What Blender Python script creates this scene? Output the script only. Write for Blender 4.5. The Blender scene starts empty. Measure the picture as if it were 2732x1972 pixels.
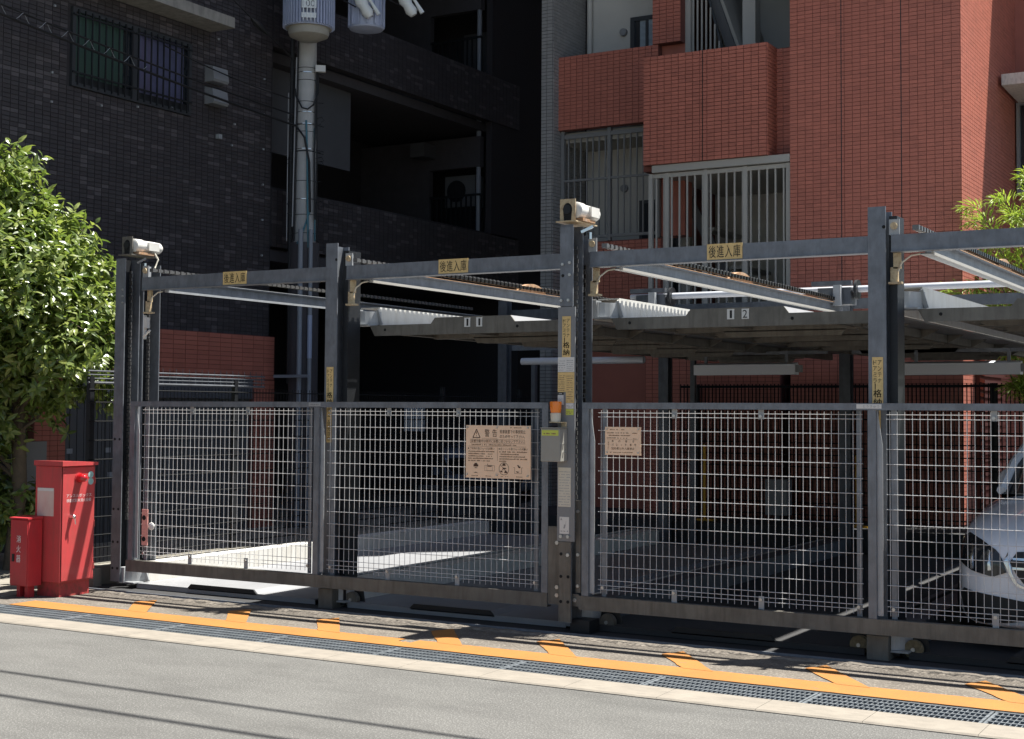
import bpy, bmesh, math, random
from mathutils import Vector, Matrix
from mathutils.bvhtree import BVHTree
random.seed(7)
S = bpy.context.scene
COL = S.collection
V = Vector

# ------------------------------------------------------------ camera
yaw, pit, rol = math.radians(29.822), math.radians(2.548), math.radians(-0.329)
F = V((-math.sin(yaw)*math.cos(pit), math.cos(yaw)*math.cos(pit), math.sin(pit)))
r0 = V((math.cos(yaw), math.sin(yaw), 0)); d0 = F.cross(r0)
RR = math.cos(rol)*r0 + math.sin(rol)*d0; DD = -math.sin(rol)*r0 + math.cos(rol)*d0
cam = bpy.data.cameras.new('camera'); co = bpy.data.objects.new('camera', cam); COL.objects.link(co)
M = Matrix((RR, -DD, -F)).transposed().to_4x4(); M.translation = V((0, -9.35, 1.65)); co.matrix_world = M
cam.sensor_width = 36; cam.lens = 3778/2732*36
cam.shift_x = (1366-1423)/2732; cam.shift_y = (926-986)/2732
cam.clip_start = .1; cam.clip_end = 800
S.camera = co
# ------------------------------------------------------------ world, sun, exposure
SUN = V((.28, .257, 1)).normalized()
w = bpy.data.worlds.new('World'); S.world = w; w.use_nodes = True
nt = w.node_tree; bg = nt.nodes['Background']; sky = nt.nodes.new('ShaderNodeTexSky')
sky.sky_type = 'NISHITA'; sky.sun_disc = False
sky.sun_elevation = math.asin(SUN.z); sky.sun_rotation = math.atan2(SUN.x, SUN.y)
nt.links.new(sky.outputs[0], bg.inputs[0]); bg.inputs[1].default_value = .05
sl = bpy.data.lights.new('sun', 'SUN'); sl.energy = 5.0; sl.angle = math.radians(.5); sl.color = (1, .965, .90)
so = bpy.data.objects.new('sun', sl); COL.objects.link(so); so.rotation_euler = SUN.to_track_quat('Z', 'Y').to_euler(); so.location = (0, 0, 60)
S.view_settings.view_transform = 'Standard'; S.view_settings.look = 'None'; S.view_settings.exposure = 1.38; S.view_settings.gamma = 1

# ------------------------------------------------------------ materials
MT = {}
def mat(name, col, rough=.6, metal=0., var=.0, scale=6., bump=0., bscale=60., dirt=None, damt=.5, dscale=(3, 3, .6), spec=.5, col2=None, speck=None, coat=0., trans=0., alpha=1.):
    m = bpy.data.materials.new(name); m.use_nodes = True; n = m.node_tree.nodes; L = m.node_tree.links; p = n['Principled BSDF']
    p.inputs['Roughness'].default_value = rough; p.inputs['Metallic'].default_value = metal
    p.inputs['Specular IOR Level'].default_value = spec; p.inputs['Coat Weight'].default_value = coat
    p.inputs['Transmission Weight'].default_value = trans
    c = (*col, 1); geo = n.new('ShaderNodeNewGeometry'); out = None
    def noise(sc, det=4, vec=None, ro=.6):
        t = n.new('ShaderNodeTexNoise'); t.inputs['Scale'].default_value = sc; t.inputs['Detail'].default_value = det; t.inputs['Roughness'].default_value = ro
        L.new(vec or geo.outputs['Position'], t.inputs['Vector']); return t.outputs['Fac']
    def ramp(fac, a, b, ca, cb):
        r = n.new('ShaderNodeValToRGB'); r.color_ramp.elements[0].position = a; r.color_ramp.elements[1].position = b
        r.color_ramp.elements[0].color = ca; r.color_ramp.elements[1].color = cb; L.new(fac, r.inputs[0]); return r.outputs[0]
    if var or col2:
        lo = tuple(x*(1-var) for x in col) + (1,); hi = tuple(min(1, x*(1+var)) for x in (col2 or col)) + (1,)
        out = ramp(noise(scale), .3, .7, lo, hi)
    if speck:
        sc, amt, scol, *th_ = speck
        mx = n.new('ShaderNodeMix'); mx.data_type = 'RGBA'
        t0_, t1_ = th_ or (.52, .66)
        L.new(ramp(noise(sc, 2 if not th_ else 5), t0_, t1_, (0, 0, 0, 1), (amt, amt, amt, 1)), mx.inputs[0])
        if out: L.new(out, mx.inputs[6])
        else: mx.inputs[6].default_value = c
        mx.inputs[7].default_value = (*scol, 1); out = mx.outputs[2]
    if dirt:
        mp = n.new('ShaderNodeMapping'); mp.inputs['Scale'].default_value = dscale; L.new(geo.outputs['Position'], mp.inputs[0])
        mx = n.new('ShaderNodeMix'); mx.data_type = 'RGBA'
        L.new(ramp(noise(4, 6, mp.outputs[0], .65), .45, .72, (0, 0, 0, 1), (damt, damt, damt, 1)), mx.inputs[0])
        if out: L.new(out, mx.inputs[6])
        else: mx.inputs[6].default_value = c
        mx.inputs[7].default_value = (*dirt, 1); out = mx.outputs[2]
    if out: L.new(out, p.inputs['Base Color'])
    else: p.inputs['Base Color'].default_value = c
    if bump:
        b = n.new('ShaderNodeBump'); b.inputs['Strength'].default_value = bump; b.inputs['Distance'].default_value = .01
        L.new(noise(bscale, 3), b.inputs['Height']); L.new(b.outputs[0], p.inputs['Normal'])
    MT[name] = m; return m
mat('asphalt', (.098, .0965, .090), .9, var=.12, scale=.8, bump=.7, bscale=140, speck=(95, .7, (.26, .255, .24)), dirt=(.06, .0585, .055), damt=.5, dscale=(.35, .8, 1))
mat('apron', (.115, .10, .082), .9, var=.2, scale=2.5, bump=.6, bscale=90, speck=(55, .8, (.26, .23, .19)), dirt=(.06, .05, .04), damt=.6, dscale=(1.5, 2, 1))
mat('kerbstone', (.225, .200, .165), .85, var=.10, scale=5, bump=.2, dirt=(.14, .125, .105), damt=.5, dscale=(2, 5, 2))
mat('edge', (.19, .165, .135), .9, var=.25, scale=9, bump=.8, bscale=50, dirt=(.06, .052, .042), damt=.8, dscale=(4, 9, 4))
mat('orange_paint', (.32, .130, .022), .75, speck=(7, .8, (.13, .10, .07), .66, .70), var=.10, scale=3, dirt=(.2, .10, .035), damt=.4, dscale=(7, 7, 7), bump=.25, bscale=90)
mat('concrete', (.24, .225, .185), .85, var=.15, scale=3, bump=.2, dirt=(.11, .10, .08), damt=.6)
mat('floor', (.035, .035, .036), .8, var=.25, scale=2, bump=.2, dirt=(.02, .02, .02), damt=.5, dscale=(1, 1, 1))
mat('pave', (.22, .20, .165), .85, var=.12, scale=4, bump=.2)
mat('grate', (.16, .178, .192), .5, .2, var=.2, scale=9, bump=.1)
mat('galv', (.185, .20, .222), .5, .35, var=.18, scale=9, dirt=(.10, .105, .115), damt=.5, dscale=(6, 6, 2))
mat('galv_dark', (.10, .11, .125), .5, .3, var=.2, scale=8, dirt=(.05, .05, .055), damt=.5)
mat('galv_brown', (.155, .145, .125), .6, .2, var=.2, scale=6, dirt=(.075, .066, .052), damt=.6, dscale=(6, 6, .8))
mat('galv_light', (.36, .375, .385), .5, .2, var=.12, scale=10, dirt=(.25, .25, .24), damt=.4)
mat('wire', (.56, .56, .56), .45, .0)
mat('black_steel', (.018, .02, .023), .5, .3, var=.2)
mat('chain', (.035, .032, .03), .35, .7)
mat('chain_lit', (.16, .155, .15), .4, .6)  # paler copy of chain, sunlight put into its colour
mat('white_steel', (.62, .61, .57), .5, 0, var=.06, dirt=(.42, .38, .30), damt=.4)
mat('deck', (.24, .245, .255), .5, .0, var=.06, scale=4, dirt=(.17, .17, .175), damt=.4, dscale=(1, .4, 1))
mat('beige_part', (.52, .42, .26), .6, var=.2, dirt=(.22, .10, .05), damt=.7, dscale=(9, 9, 9))
mat('rust', (.36, .20, .10), .85, var=.3, scale=20, dirt=(.45, .40, .33), damt=.6, dscale=(9, 9, 9))
mat('bolt', (.5, .5, .48), .35, .6)
mat('hole', (.01, .01, .01), .9)
mat('grey_paint', (.21, .215, .22), .5, var=.06)
mat('tan_board', (.90, .64, .44), .55, var=.04, scale=8)
mat('ink', (.075, .035, .02), .7)
mat('ink_soft', (.26, .155, .09), .7)
mat('black_ink', (.012, .011, .01), .6)
mat('yellow_plate', (.70, .50, .21), .5, var=.08, scale=15, dirt=(.5, .34, .14), damt=.4, dscale=(9, 9, 9))
mat('paper', (.66, .65, .62), .7)
mat('paper_ink', (.33, .33, .33), .7)
mat('cream_paper', (.62, .58, .48), .7)
mat('lime', (.55, .60, .10), .6)
mat('beacon', (.85, .22, .015), .25, coat=.5)
mat('box_grey', (.30, .29, .255), .5, var=.05)
mat('red_box', (.52, .06, .062), .5, var=.08, scale=2, coat=.1, dirt=(.30, .075, .06), damt=.5, dscale=(5, 5, 1.2), bump=.08, bscale=14)
mat('red_box_small', (.45, .028, .036), .5, var=.06, coat=.1, dirt=(.26, .04, .04), damt=.45, dscale=(6, 6, 1.2))
mat('red_plinth', (.46, .055, .055), .6, var=.15, scale=6, dirt=(.13, .06, .035), damt=.85, dscale=(7, 7, 4))
mat('red_lamp', (.42, .008, .012), .12, coat=.8)
mat('white_ink', (.75, .72, .70), .6)
mat('aqua', (.30, .52, .50), .6)
mat('faded_paper', (.62, .47, .42), .8, var=.05, dirt=(.6, .3, .26), damt=.5, dscale=(9, 9, 2))
mat('fence_black', (.012, .0125, .013), .85, spec=.2)
mat('dim_case', (.13, .135, .14), .6)
mat('chrome', (.7, .7, .7), .15, 1.)
mat('pink', (.72, .35, .30), .5)
for i, k in enumerate((1., .9, 1.08)):
    mat('red_tile%d' % i, (.42*k, .137*k, .092*k), .5, var=.06, scale=3)
    mat('dark_tile%d' % i, ((.040, .034, .036), (.084, .073, .075), (.047, .041, .043))[i], .6, var=.06, scale=3)
    mat('grey_tile%d' % i, (.25*k, .245*k, .235*k), .6, var=.05)
mat('red_joint', (.17, .058, .044), .9)
mat('dark_joint', (.033, .029, .031), .9)
mat('grey_joint', (.09, .09, .088), .9)
mat('dark_wall', (.062, .056, .060), .9, var=.1)
mat('dark_panel', (.085, .085, .09), .7, var=.05)
mat('cream_wall', (.50, .485, .44), .85, var=.05, scale=2)
mat('beige_wall', (.34, .325, .285), .85, var=.05, scale=2)
mat('dim_wall', (.10, .10, .10), .85)
mat('cage_paint', (.36, .345, .31), .5)
mat('grille_paint', (.17, .17, .165), .5)
mat('window_frame', (.05, .055, .06), .4, .3)
mat('glass', (.02, .025, .03), .06, spec=.8)
mat('curtain_green', (.040, .085, .065), .7, coat=1.)
mat('curtain_blue', (.10, .105, .19), .7, coat=1., var=.15, scale=9)
mat('curtain_pale', (.30, .36, .40), .8, var=.15, scale=12)
mat('awning', (.27, .255, .225), .85, var=.15, scale=5, dirt=(.12, .11, .1), damt=.6)
mat('canopy', (.62, .60, .55), .85, var=.08, dirt=(.3, .28, .25), damt=.6, dscale=(9, 9, 3))
mat('vent', (.22, .225, .23), .5)
mat('pole', (.42, .415, .40), .85, var=.08, scale=5, dirt=(.30, .29, .27), damt=.4)
mat('transformer', (.40, .44, .56), .5, var=.05)
mat('xf_base', (.36, .34, .29), .7, var=.1)
mat('porcelain', (.66, .68, .66), .2)
mat('cable', (.012, .012, .013), .6)
mat('cable_teal', (.05, .16, .20), .5)
mat('cable_grey', (.30, .30, .30), .5)
mat('conduit', (.24, .255, .28), .6)
mat('blue_conduit', (.34, .38, .50), .55)
mat('shaft', (.52, .54, .58), .4, .1)
mat('lamp_case', (.70, .73, .78), .5)
mat('yellow_pole', (.62, .33, .03), .55)
mat('bark', (.10, .075, .05), .9, var=.3, scale=12, bump=.5)
mat('leaf0', (.155, .205, .05), .3, spec=.7)
mat('leaf1', (.095, .14, .035), .3, spec=.7)
mat('leaf2', (.23, .27, .075), .35, spec=.6)
mat('spray0', (.22, .31, .05), .45)
mat('spray1', (.30, .38, .07), .45)
mat('twig', (.14, .12, .07), .9)
mat('car_white', (.86, .87, .90), .2, coat=1.)
mat('car_dark', (.42, .45, .56), .2, .0, coat=1.)
mat('car_cover', (.20, .21, .26), .45, var=.3, scale=3)
mat('trim_black', (.012, .012, .013), .5)
mat('lens', (.018, .02, .023), .08, spec=.5, coat=.4)
mat('tyre', (.02, .02, .02), .9)
mat('rim', (.45, .46, .47), .3, .8)
mat('roller', (.16, .13, .075), .7, var=.4, scale=30)
for lf in ('leaf0', 'leaf1', 'leaf2', 'spray0', 'spray1'):   # thin leaves let some light through
    m = MT[lf]; n = m.node_tree.nodes; L = m.node_tree.links; p = n['Principled BSDF']
    tr = n.new('ShaderNodeBsdfTranslucent'); c = p.inputs['Base Color'].default_value
    tr.inputs[0].default_value = (min(1, c[0]*1.5), min(1, c[1]*1.6), c[2], 1)
    ad = n.new('ShaderNodeMixShader'); ad.inputs[0].default_value = .35
    L.new(p.outputs[0], ad.inputs[1]); L.new(tr.outputs[0], ad.inputs[2]); L.new(ad.outputs[0], n['Material Output'].inputs[0])

# ------------------------------------------------------------ helpers
def tag(o, label=None, cat=None, group=None, kind=None):
    for k, v in (('label', label), ('category', cat), ('group', group), ('kind', kind)):
        if v: o[k] = v
    return o
def thing(name, label, cat, loc=(0, 0, 0), group=None):
    o = bpy.data.objects.new(name, None); COL.objects.link(o); o.location = loc; o.empty_display_size = .1
    return tag(o, label, cat, group)
def wloc(o):
    p = V((0, 0, 0))
    while o is not None: p = p + o.location; o = o.parent
    return p
def add(name, me, parent=None, loc=(0, 0, 0)):
    o = bpy.data.objects.new(name, me); COL.objects.link(o); o.location = loc; o.parent = parent; return o
TXT = {}
def glyphs(s):
    if s not in TXT:
        cu = bpy.data.curves.new('t', 'FONT'); cu.body = s; cu.size = 1; cu.resolution_u = 3
        ob = bpy.data.objects.new('t', cu); COL.objects.link(ob)
        me = bpy.data.meshes.new_from_object(ob.evaluated_get(bpy.context.evaluated_depsgraph_get()))
        vs = [v.co.copy() for v in me.vertices]; fs = [tuple(p.vertices) for p in me.polygons]
        bpy.data.objects.remove(ob); bpy.data.curves.remove(cu); bpy.data.meshes.remove(me)
        TXT[s] = (vs, fs)
    return TXT[s]
class MB:
    def __init__(s): s.v = []; s.f = []; s.m = []; s.cm = 0
    def face(s, idx): s.f.append(tuple(idx)); s.m.append(s.cm)
    def pts(s, ps): b = len(s.v); s.v.extend(V(p) for p in ps); return b
    def poly(s, ps): b = s.pts(ps); s.face(range(b, b+len(ps))); return s
    def hexa(s, ps, back=True):
        b = s.pts(ps)
        for q in ((0, 3, 2, 1), (4, 5, 6, 7), (0, 1, 5, 4), (1, 2, 6, 5), (2, 3, 7, 6), (3, 0, 4, 7)): s.face([b+i for i in q])
        return s
    def box(s, x0, x1, y0, y1, z0, z1):
        return s.hexa([(x0, y0, z0), (x1, y0, z0), (x1, y1, z0), (x0, y1, z0), (x0, y0, z1), (x1, y0, z1), (x1, y1, z1), (x0, y1, z1)])
    def bar(s, a, b, w, h, up=(0, 0, 1)):
        a = V(a); b = V(b); d = (b-a).normalized(); up = V(up)
        if abs(d.dot(up)) > .98: up = V((1, 0, 0))
        sx = d.cross(up).normalized()*w/2; sz = sx.cross(d).normalized()*h/2
        return s.hexa([a-sx-sz, a+sx-sz, b+sx-sz, b-sx-sz, a-sx+sz, a+sx+sz, b+sx+sz, b-sx+sz])
    def prism(s, poly, axis, c0, c1):
        def P(p, c): return {'x': (c, p[0], p[1]), 'y': (p[0], c, p[1]), 'z': (p[0], p[1], c)}[axis]
        n = len(poly); b = s.pts([P(p, c0) for p in poly] + [P(p, c1) for p in poly])
        s.face(range(b, b+n)); s.face(reversed(range(b+n, b+2*n)))
        for i in range(n): s.face((b+i, b+n+i, b+n+(i+1) % n, b+(i+1) % n))
        return s
    def tube(s, path, r, n=8):
        path = [V(p) for p in path]; rings = []
        rs = r if isinstance(r, (list, tuple)) else [r]*len(path)
        for i, p in enumerate(path):
            d = (path[min(i+1, len(path)-1)]-path[max(i-1, 0)]).normalized()
            u = d.cross(V((0, 0, 1)) if abs(d.z) < .95 else V((1, 0, 0))).normalized(); v = d.cross(u)
            rings.append(s.pts([p+rs[i]*(math.cos(2*math.pi*k/n)*u+math.sin(2*math.pi*k/n)*v) for k in range(n)]))
        for a, b in zip(rings, rings[1:]):
            for k in range(n): s.face((a+k, a+(k+1) % n, b+(k+1) % n, b+k))
        s.face(reversed(range(rings[0], rings[0]+n))); s.face(range(rings[-1], rings[-1]+n)); return s
    def cyl(s, a, b, r, n=12): return s.tube([a, b], r, n)
    def lathe(s, prof, c, n=20, axis='z'):
        rings = []; cx, cy, cz = c
        for r, h in prof:
            ps = []
            for k in range(n):
                a = 2*math.pi*k/n; p, q = r*math.cos(a), r*math.sin(a)
                ps.append({'z': (cx+p, cy+q, cz+h), 'y': (cx+p, cy+h, cz+q), 'x': (cx+h, cy+p, cz+q)}[axis])
            rings.append(s.pts(ps))
        for a, b in zip(rings, rings[1:]):
            for k in range(n): s.face((a+k, a+(k+1) % n, b+(k+1) % n, b+k))
        s.face(reversed(range(rings[0], rings[0]+n))); s.face(range(rings[-1], rings[-1]+n)); return s
    def text(s, t, o, u, v, w, h, stretch=True):
        vs, fs = glyphs(t)
        if not vs: return s
        x0 = min(p.x for p in vs); x1 = max(p.x for p in vs); y0 = min(p.y for p in vs); y1 = max(p.y for p in vs)
        o = V(o); u = V(u).normalized(); v = V(v).normalized()
        sx = w/max(1e-6, x1-x0); sy = h/max(1e-6, y1-y0)
        if not stretch: sx = sy = min(sx, sy)
        b = s.pts([o+u*((p.x-x0)*sx)+v*((p.y-y0)*sy) for p in vs])
        for f in fs: s.face([b+i for i in f])
        return s
    def build(s, name, m, parent=None, smooth=False, bevel=0., subsurf=0):
        off = wloc(parent) if parent else V((0, 0, 0))
        me = bpy.data.meshes.new(name); me.from_pydata([tuple(p-off) for p in s.v], [], s.f)
        for mm in (m if isinstance(m, (list, tuple)) else [m]): me.materials.append(MT[mm])
        me.polygons.foreach_set('material_index', s.m)
        if smooth: me.polygons.foreach_set('use_smooth', [True]*len(s.f))
        bm = bmesh.new(); bm.from_mesh(me); bmesh.ops.recalc_face_normals(bm, faces=bm.faces); bm.to_mesh(me); bm.free()
        o = add(name, me, parent)
        if smooth:
            try: me.set_sharp_from_angle(angle=math.radians(40))
            except Exception: pass
        if bevel:
            b = o.modifiers.new('bevel', 'BEVEL'); b.width = bevel; b.segments = 2; b.limit_method = 'ANGLE'
        if subsurf:
            b = o.modifiers.new('sub', 'SUBSURF'); b.levels = subsurf; b.render_levels = subsurf
        return o
def box(name, m, parent, *a, **k): return MB().box(*a).build(name, m, parent, **k)
def struct(o): return tag(o, kind='structure')
SHARED = {}
def piece(key, name, m, parent, loc, fn, rot=None):
    """an alike piece: mesh data shared under key, built around its own origin"""
    if key not in SHARED:
        b = MB(); fn(b); o = b.build(name, m); SHARED[key] = o.data; bpy.data.objects.remove(o)
    o = add(name, SHARED[key], parent, V(loc)-wloc(parent))
    if rot: o.rotation_euler = rot
    return o

class TileSet:
    """tiles of one wall mesh: the largest 300 become parts, the rest one part of kind stuff"""
    def __init__(s, wall, mats, limit, light=None): s.wall = wall; s.mats = mats; s.t = []; s.limit = limit; s.light = light
    def field(s, o, u, nrm, nu, nv, pu, pv, gap=.007, th=.012, skip=None):
        o = V(o); u = V(u); nrm = V(nrm)
        for j in range(nv):
            run = 0
            for i in range(nu):
                if skip and skip(i*pu, j*pv, (i+1)*pu, (j+1)*pv): continue
                k = 0
                x = random.random()
                if s.light:
                    k = 1 if x < s.light*.75 or (run and x < .3) else (2 if x > .6 else 0); run = (k == 1)
                else: k = 0 if x < .7 else (1 if x < .86 else 2)
                s.t.append((o+u*(i*pu+gap/2)+V((0, 0, j*pv+gap/2)), u, nrm, pu-gap, pv-gap, th, k))
        return s
    def build(s):
        cam = V((0, -9.35, 1.65)); fwd = F
        def big(t):
            d = t[0]-cam; z = d.dot(fwd); x = d.dot(RR)/z; y = d.dot(DD)/z
            if not (-.37 < x < .345 and -.243 < y < .1): return 99.
            return d.length/max(.05, -t[2].dot(d.normalized()))
        s.t.sort(key=big); rest = MB(); off = wloc(s.wall)
        for n, (p, u, nr, w, h, th, k) in enumerate(s.t):
            def q(b, p=V((0, 0, 0))):
                up = V((0, 0, 1)); a = [p, p+u*w, p+u*w+up*h, p+up*h]
                i = b.pts(a+[c+nr*th for c in a])
                for f in ((4, 5, 6, 7), (0, 1, 5, 4), (1, 2, 6, 5), (2, 3, 7, 6), (3, 0, 4, 7)): b.face([i+j for j in f])
            if n < s.limit:
                piece((s.mats[k], tuple(u), round(w, 4), round(h, 4)), 'tile', s.mats[k], s.wall, p, q)
            else:
                rest.cm = k; q(rest, p)
        if rest.f: tag(rest.build('tiles', s.mats, s.wall), kind='stuff')

# ------------------------------------------------------------ ground
struct(box('ground', 'asphalt', None, -300, 300, -300, 300, -.25, -.05))
struct(box('road', 'asphalt', None, -60, 60, -40, -1.905, -.2, 0))
struct(box('road_shoulder', 'asphalt', None, -60, 60, -1.905, -1.19, -.2, -.12))
apron = struct(MB().poly([(-12, -1.19, 0), (10, -1.19, 0), (10, -.27, 0), (-12, -.27, 0)]).box(-12, 10, -1.19, -.27, -.2, -.002).build('apron', 'apron'))
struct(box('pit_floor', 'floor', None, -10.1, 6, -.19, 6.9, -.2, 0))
struct(box('pavement', 'pave', None, -40, -10.15, -.27, 40, -.2, .004))
struct(box('pavement_front', 'pave', None, -40, -10.15, -1.05, -.28, -.2, .008))
struct(box('rear_ledge', 'floor', None, -10.1, 6, 6.9, 8.6, -.2, .28))
struct(box('yard', 'floor', None, -40, 40, 8.61, 60, -.2, .002))
kerb = struct(box('kerb', 'concrete', None, -40, 30, -1.9, -1.62, -.2, -.01))
for i in range(-22, 9):
    x = i*.6+.15
    piece('kerb', 'kerb_stone', 'kerbstone', kerb, (x, -1.9, 0), lambda b: b.prism([(0.0, -.1), (.28, -.1), (.28, .008), (.272, .016), (.012, .012), (0, .004)], 'x', .0015, .5985))
# worn concrete lip along the pit
lip = MB(); random.seed(3); prev = None; N = 260
for i in range(N+1):
    x = -10.1+16*i/N; y0 = -.275+random.uniform(-.016, .012); y1 = -.20+random.uniform(-.004, .004); z = .014+random.uniform(-.005, .004)
    b = lip.pts([(x, y0, .0005), (x, y0+.02, z), (x, y1, z), (x, y1, -.1)])
    if prev is not None:
        for k in range(3): lip.face((prev+k, b+k, b+k+1, prev+k+1))
    prev = b
struct(lip.build('concrete_lip', 'edge'))
box('guide_rail', 'galv', struct(box('steel_sill', 'galv_dark', None, -9.95, 6, -.19, -.06, 0, .006)), -9.95, 6, -.155, -.135, .006, .02)
# painted zigzag line
pm = MB(); zl = .004
def strip(ps, z=zl): pm.poly([(x, y, z) for x, y in ps])
xs = [-9.72+.06*i for i in range(190)]
random.seed(11)
top = [-.905+random.uniform(-.004, .004) for _ in xs]; bot = [-1.185+random.uniform(-.004, .003) for _ in xs]
for i in range(len(xs)-1):
    if abs(xs[i]+5.86) < .08: t0, t1 = -1.0, -1.03
    else: t0, t1 = top[i], top[i+1]
    strip([(xs[i], bot[i]), (xs[i+1], bot[i+1]), (xs[i+1], t1), (xs[i], t0)])
for xt in (-8.95, -7.90, -7.0, -5.93, -5.02, -4.05, -3.04, -2.03, -1.02):
    TL_, TR_, BL_, BR_ = V((xt, -.52, 0)), V((xt+.085, -.34, 0)), V((xt+.34, -.93, 0)), V((xt+.55, -.94, 0))
    e = [random.uniform(-.006, .006) for _ in range(9)]
    for q_ in range(8):
        f0, f1 = q_/8, (q_+1)/8; p0, p1, p2, p3 = TL_.lerp(BL_, f0), TR_.lerp(BR_, f0), TR_.lerp(BR_, f1), TL_.lerp(BL_, f1)
        strip([(p0.x+e[q_], p0.y), (p1.x+e[q_]*.5, p1.y), (p2.x+e[q_+1]*.5, p2.y), (p3.x+e[q_+1], p3.y)], .0055)
pm.build('zigzag_marking', 'orange_paint', apron)
# drain grates
ch = struct(box('drain_channel', 'black_steel', None, -40, 30, -1.60, -1.20, -.199, -.11))
def grate(b):
    for k in range(33): b.box(.012+k*.03, .0165+k*.03, 0, .36, -.028, .0)
    for y in (.0, .086, .172, .258, .344): b.box(.0, .99, y, y+.014, -.03, .003)
    b.box(0, .012, 0, .358, -.05, .002); b.box(.978, .99, 0, .358, -.05, .002)
    for x in (.12, .82): b.box(x, x+.06, -.012, 0, -.03, .0)
for i in range(-18, 8):
    o = piece('grate', 'drain_grate', 'grate', None, (i*1.0+.3, -1.585, .0), grate)
    tag(o, 'steel drain grate in the long row between white kerb and orange line', 'drain grate', 'drain grates along the kerb')
struct(MB().box(-40, 30, -1.617, -1.60, -.2, -.004).build('drain_frame', 'galv_dark')); struct(MB().box(-40, 30, -1.205, -1.192, -.2, -.003).build('drain_frame_inner', 'galv_dark'))

# ------------------------------------------------------------ parking machine frame
fr = thing('parking_lift_frame', 'grey galvanised steel frame of the two-tier car parking machine', 'parking machine', (-5, .1, 0))
def chainv(name, x, y, z0, z1, m='chain'):
    b = MB(); n = int((z1-z0)/.034)
    for k in range(n):
        z = z0+k*.034
        if k % 2: b.box(x-.012, x+.012, y-.009, y+.009, z, z+.022)
        else: b.box(x-.019, x+.019, y-.005, y+.005, z-.004, z+.028)
    return b.build(name, m, fr)
def chainy(name, x, z, y0, y1, parent, m='chain_lit'):
    b = MB(); n = int((y1-y0)/.036)
    for k in range(n):
        y = y0+k*.036
        if k % 2: b.box(x-.014, x+.014, y, y+.024, z-.011, z+.011)
        else: b.box(x-.022, x+.022, y-.005, y+.03, z-.016, z+.016)
    return b.build(name, m, parent)
def bolt(x, y, z, parent, r=.014, ax='y'):
    d = {'y': (0, -.012, 0), 'x': (.012, 0, 0)}[ax]
    return piece('bolt'+ax+str(r), 'bolt', 'bolt', parent, (x, y, z), lambda b: b.cyl((0, 0, 0), d, r, 6))
def hole(x, y, z, parent, r=.012):
    return piece('hole', 'bolt_hole', 'hole', parent, (x, y, z), lambda b: b.cyl((0, -.002, 0), (0, .001, 0), r, 10))
def chan(name, x0, x1, y0, y1, z0, z1, m='galv', t=.009):
    """C-channel post open towards +X"""
    b = MB(); b.box(x0, x1, y0, y0+t, z0, z1); b.cm = 1; b.box(x0, x0+t, y0+t, y1-t, z0, z1); b.cm = 0; b.box(x0, x1, y1-t, y1, z0, z1)  # web in black: shade inside the channel put into its colour
    return b.build(name, [m, 'black_steel'], fr)
# post by the red cabinets
chan('post', -9.87, -9.752, .08, .27, .06, 3.03); chan('post', -9.88, -9.74, .30, .52, .06, 3.0, 'galv')
chainv('lift_chain', -9.79, .19, .62, 2.95, 'chain_lit'); chainv('lift_chain', -9.80, .43, .3, 2.7, 'chain_lit')
for z in (1.36, .42, .18, .72):
    for x in (-9.845, -9.785): hole(x, .079, z, fr)
for z in (2.62, 2.68, 2.74): bolt(-9.775, .08, z, fr, .009)
# post between the gates
p3 = chan('post', -5.085, -4.985, -.07, .10, .08, 3.04); chan('post', -5.15, -5.03, .14, .34, .02, 2.98, 'galv')
cov = box('cover_plate', 'grey_paint', fr, -5.10, -4.955, -.083, -.072, .68, 2.42)
sp = box('splice_plate', 'galv', fr, -5.085, -4.975, -.084, -.072, 2.425, 3.02)
box('lower_plate', 'galv_brown', fr, -5.085, -4.985, -.083, -.071, .09, .675)
for x, z in ((-5.06, 2.74), (-5.0, 2.75), (-5.0, 2.66), (-5.07, 2.47), (-5.01, 2.47)): bolt(x, -.085, z, fr, .012)
for x, z in ((-5.065, .715), (-5.005, .715)): bolt(x, -.084, z, fr, .014)
hole(-5.06, -.085, 2.655, fr)
bolt(-5.005, -.084, .58, fr)
for x, z in ((-5.065, .585), (-5.065, .42), (-5.005, .42), (-5.065, .235), (-5.005, .235)): hole(x, -.085, z, fr)
chainv('lift_chain', -5.01, .03, .72, 2.9, 'chain_lit'); chainv('lift_chain', -5.07, .27, .9, 2.8)
box('post_foot', 'black_steel', fr, -5.02, -4.86, -.02, .14, 0, .1)
# the two posts behind the gates
for x in (-7.425, -2.795):
    b = MB(); b.box(x, x+.122, .085, .095, .09, 3.04); b.box(x+.054, x+.064, .095, .235, .09, 3.02); b.box(x, x+.122, .235, .246, .09, 3.02)
    b.build('post', 'galv', fr)
    box('post', 'black_steel', fr, x+.125, x+.18, .16, .33, .02, 2.98)
    box('post_foot', 'galv_brown', fr, x-.01, x+.135, .05, .27, 0, .16)
    hole(x+.11, .084, 2.9, fr)
# front beams with bottom flange
BE = ((-9.56, -7.43), (-7.22, -5.09), (-4.93, -2.80), (-2.64, -.40))
for x0, x1 in BE:
    b = MB(); b.box(x0, x1, .10, .108, 2.735, 2.845); b.box(x0, x1, .09, .18, 2.728, 2.7345); b.box(x0, x1, .108, .16, 2.838, 2.844)
    b.build('front_beam', 'galv', fr)
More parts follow.
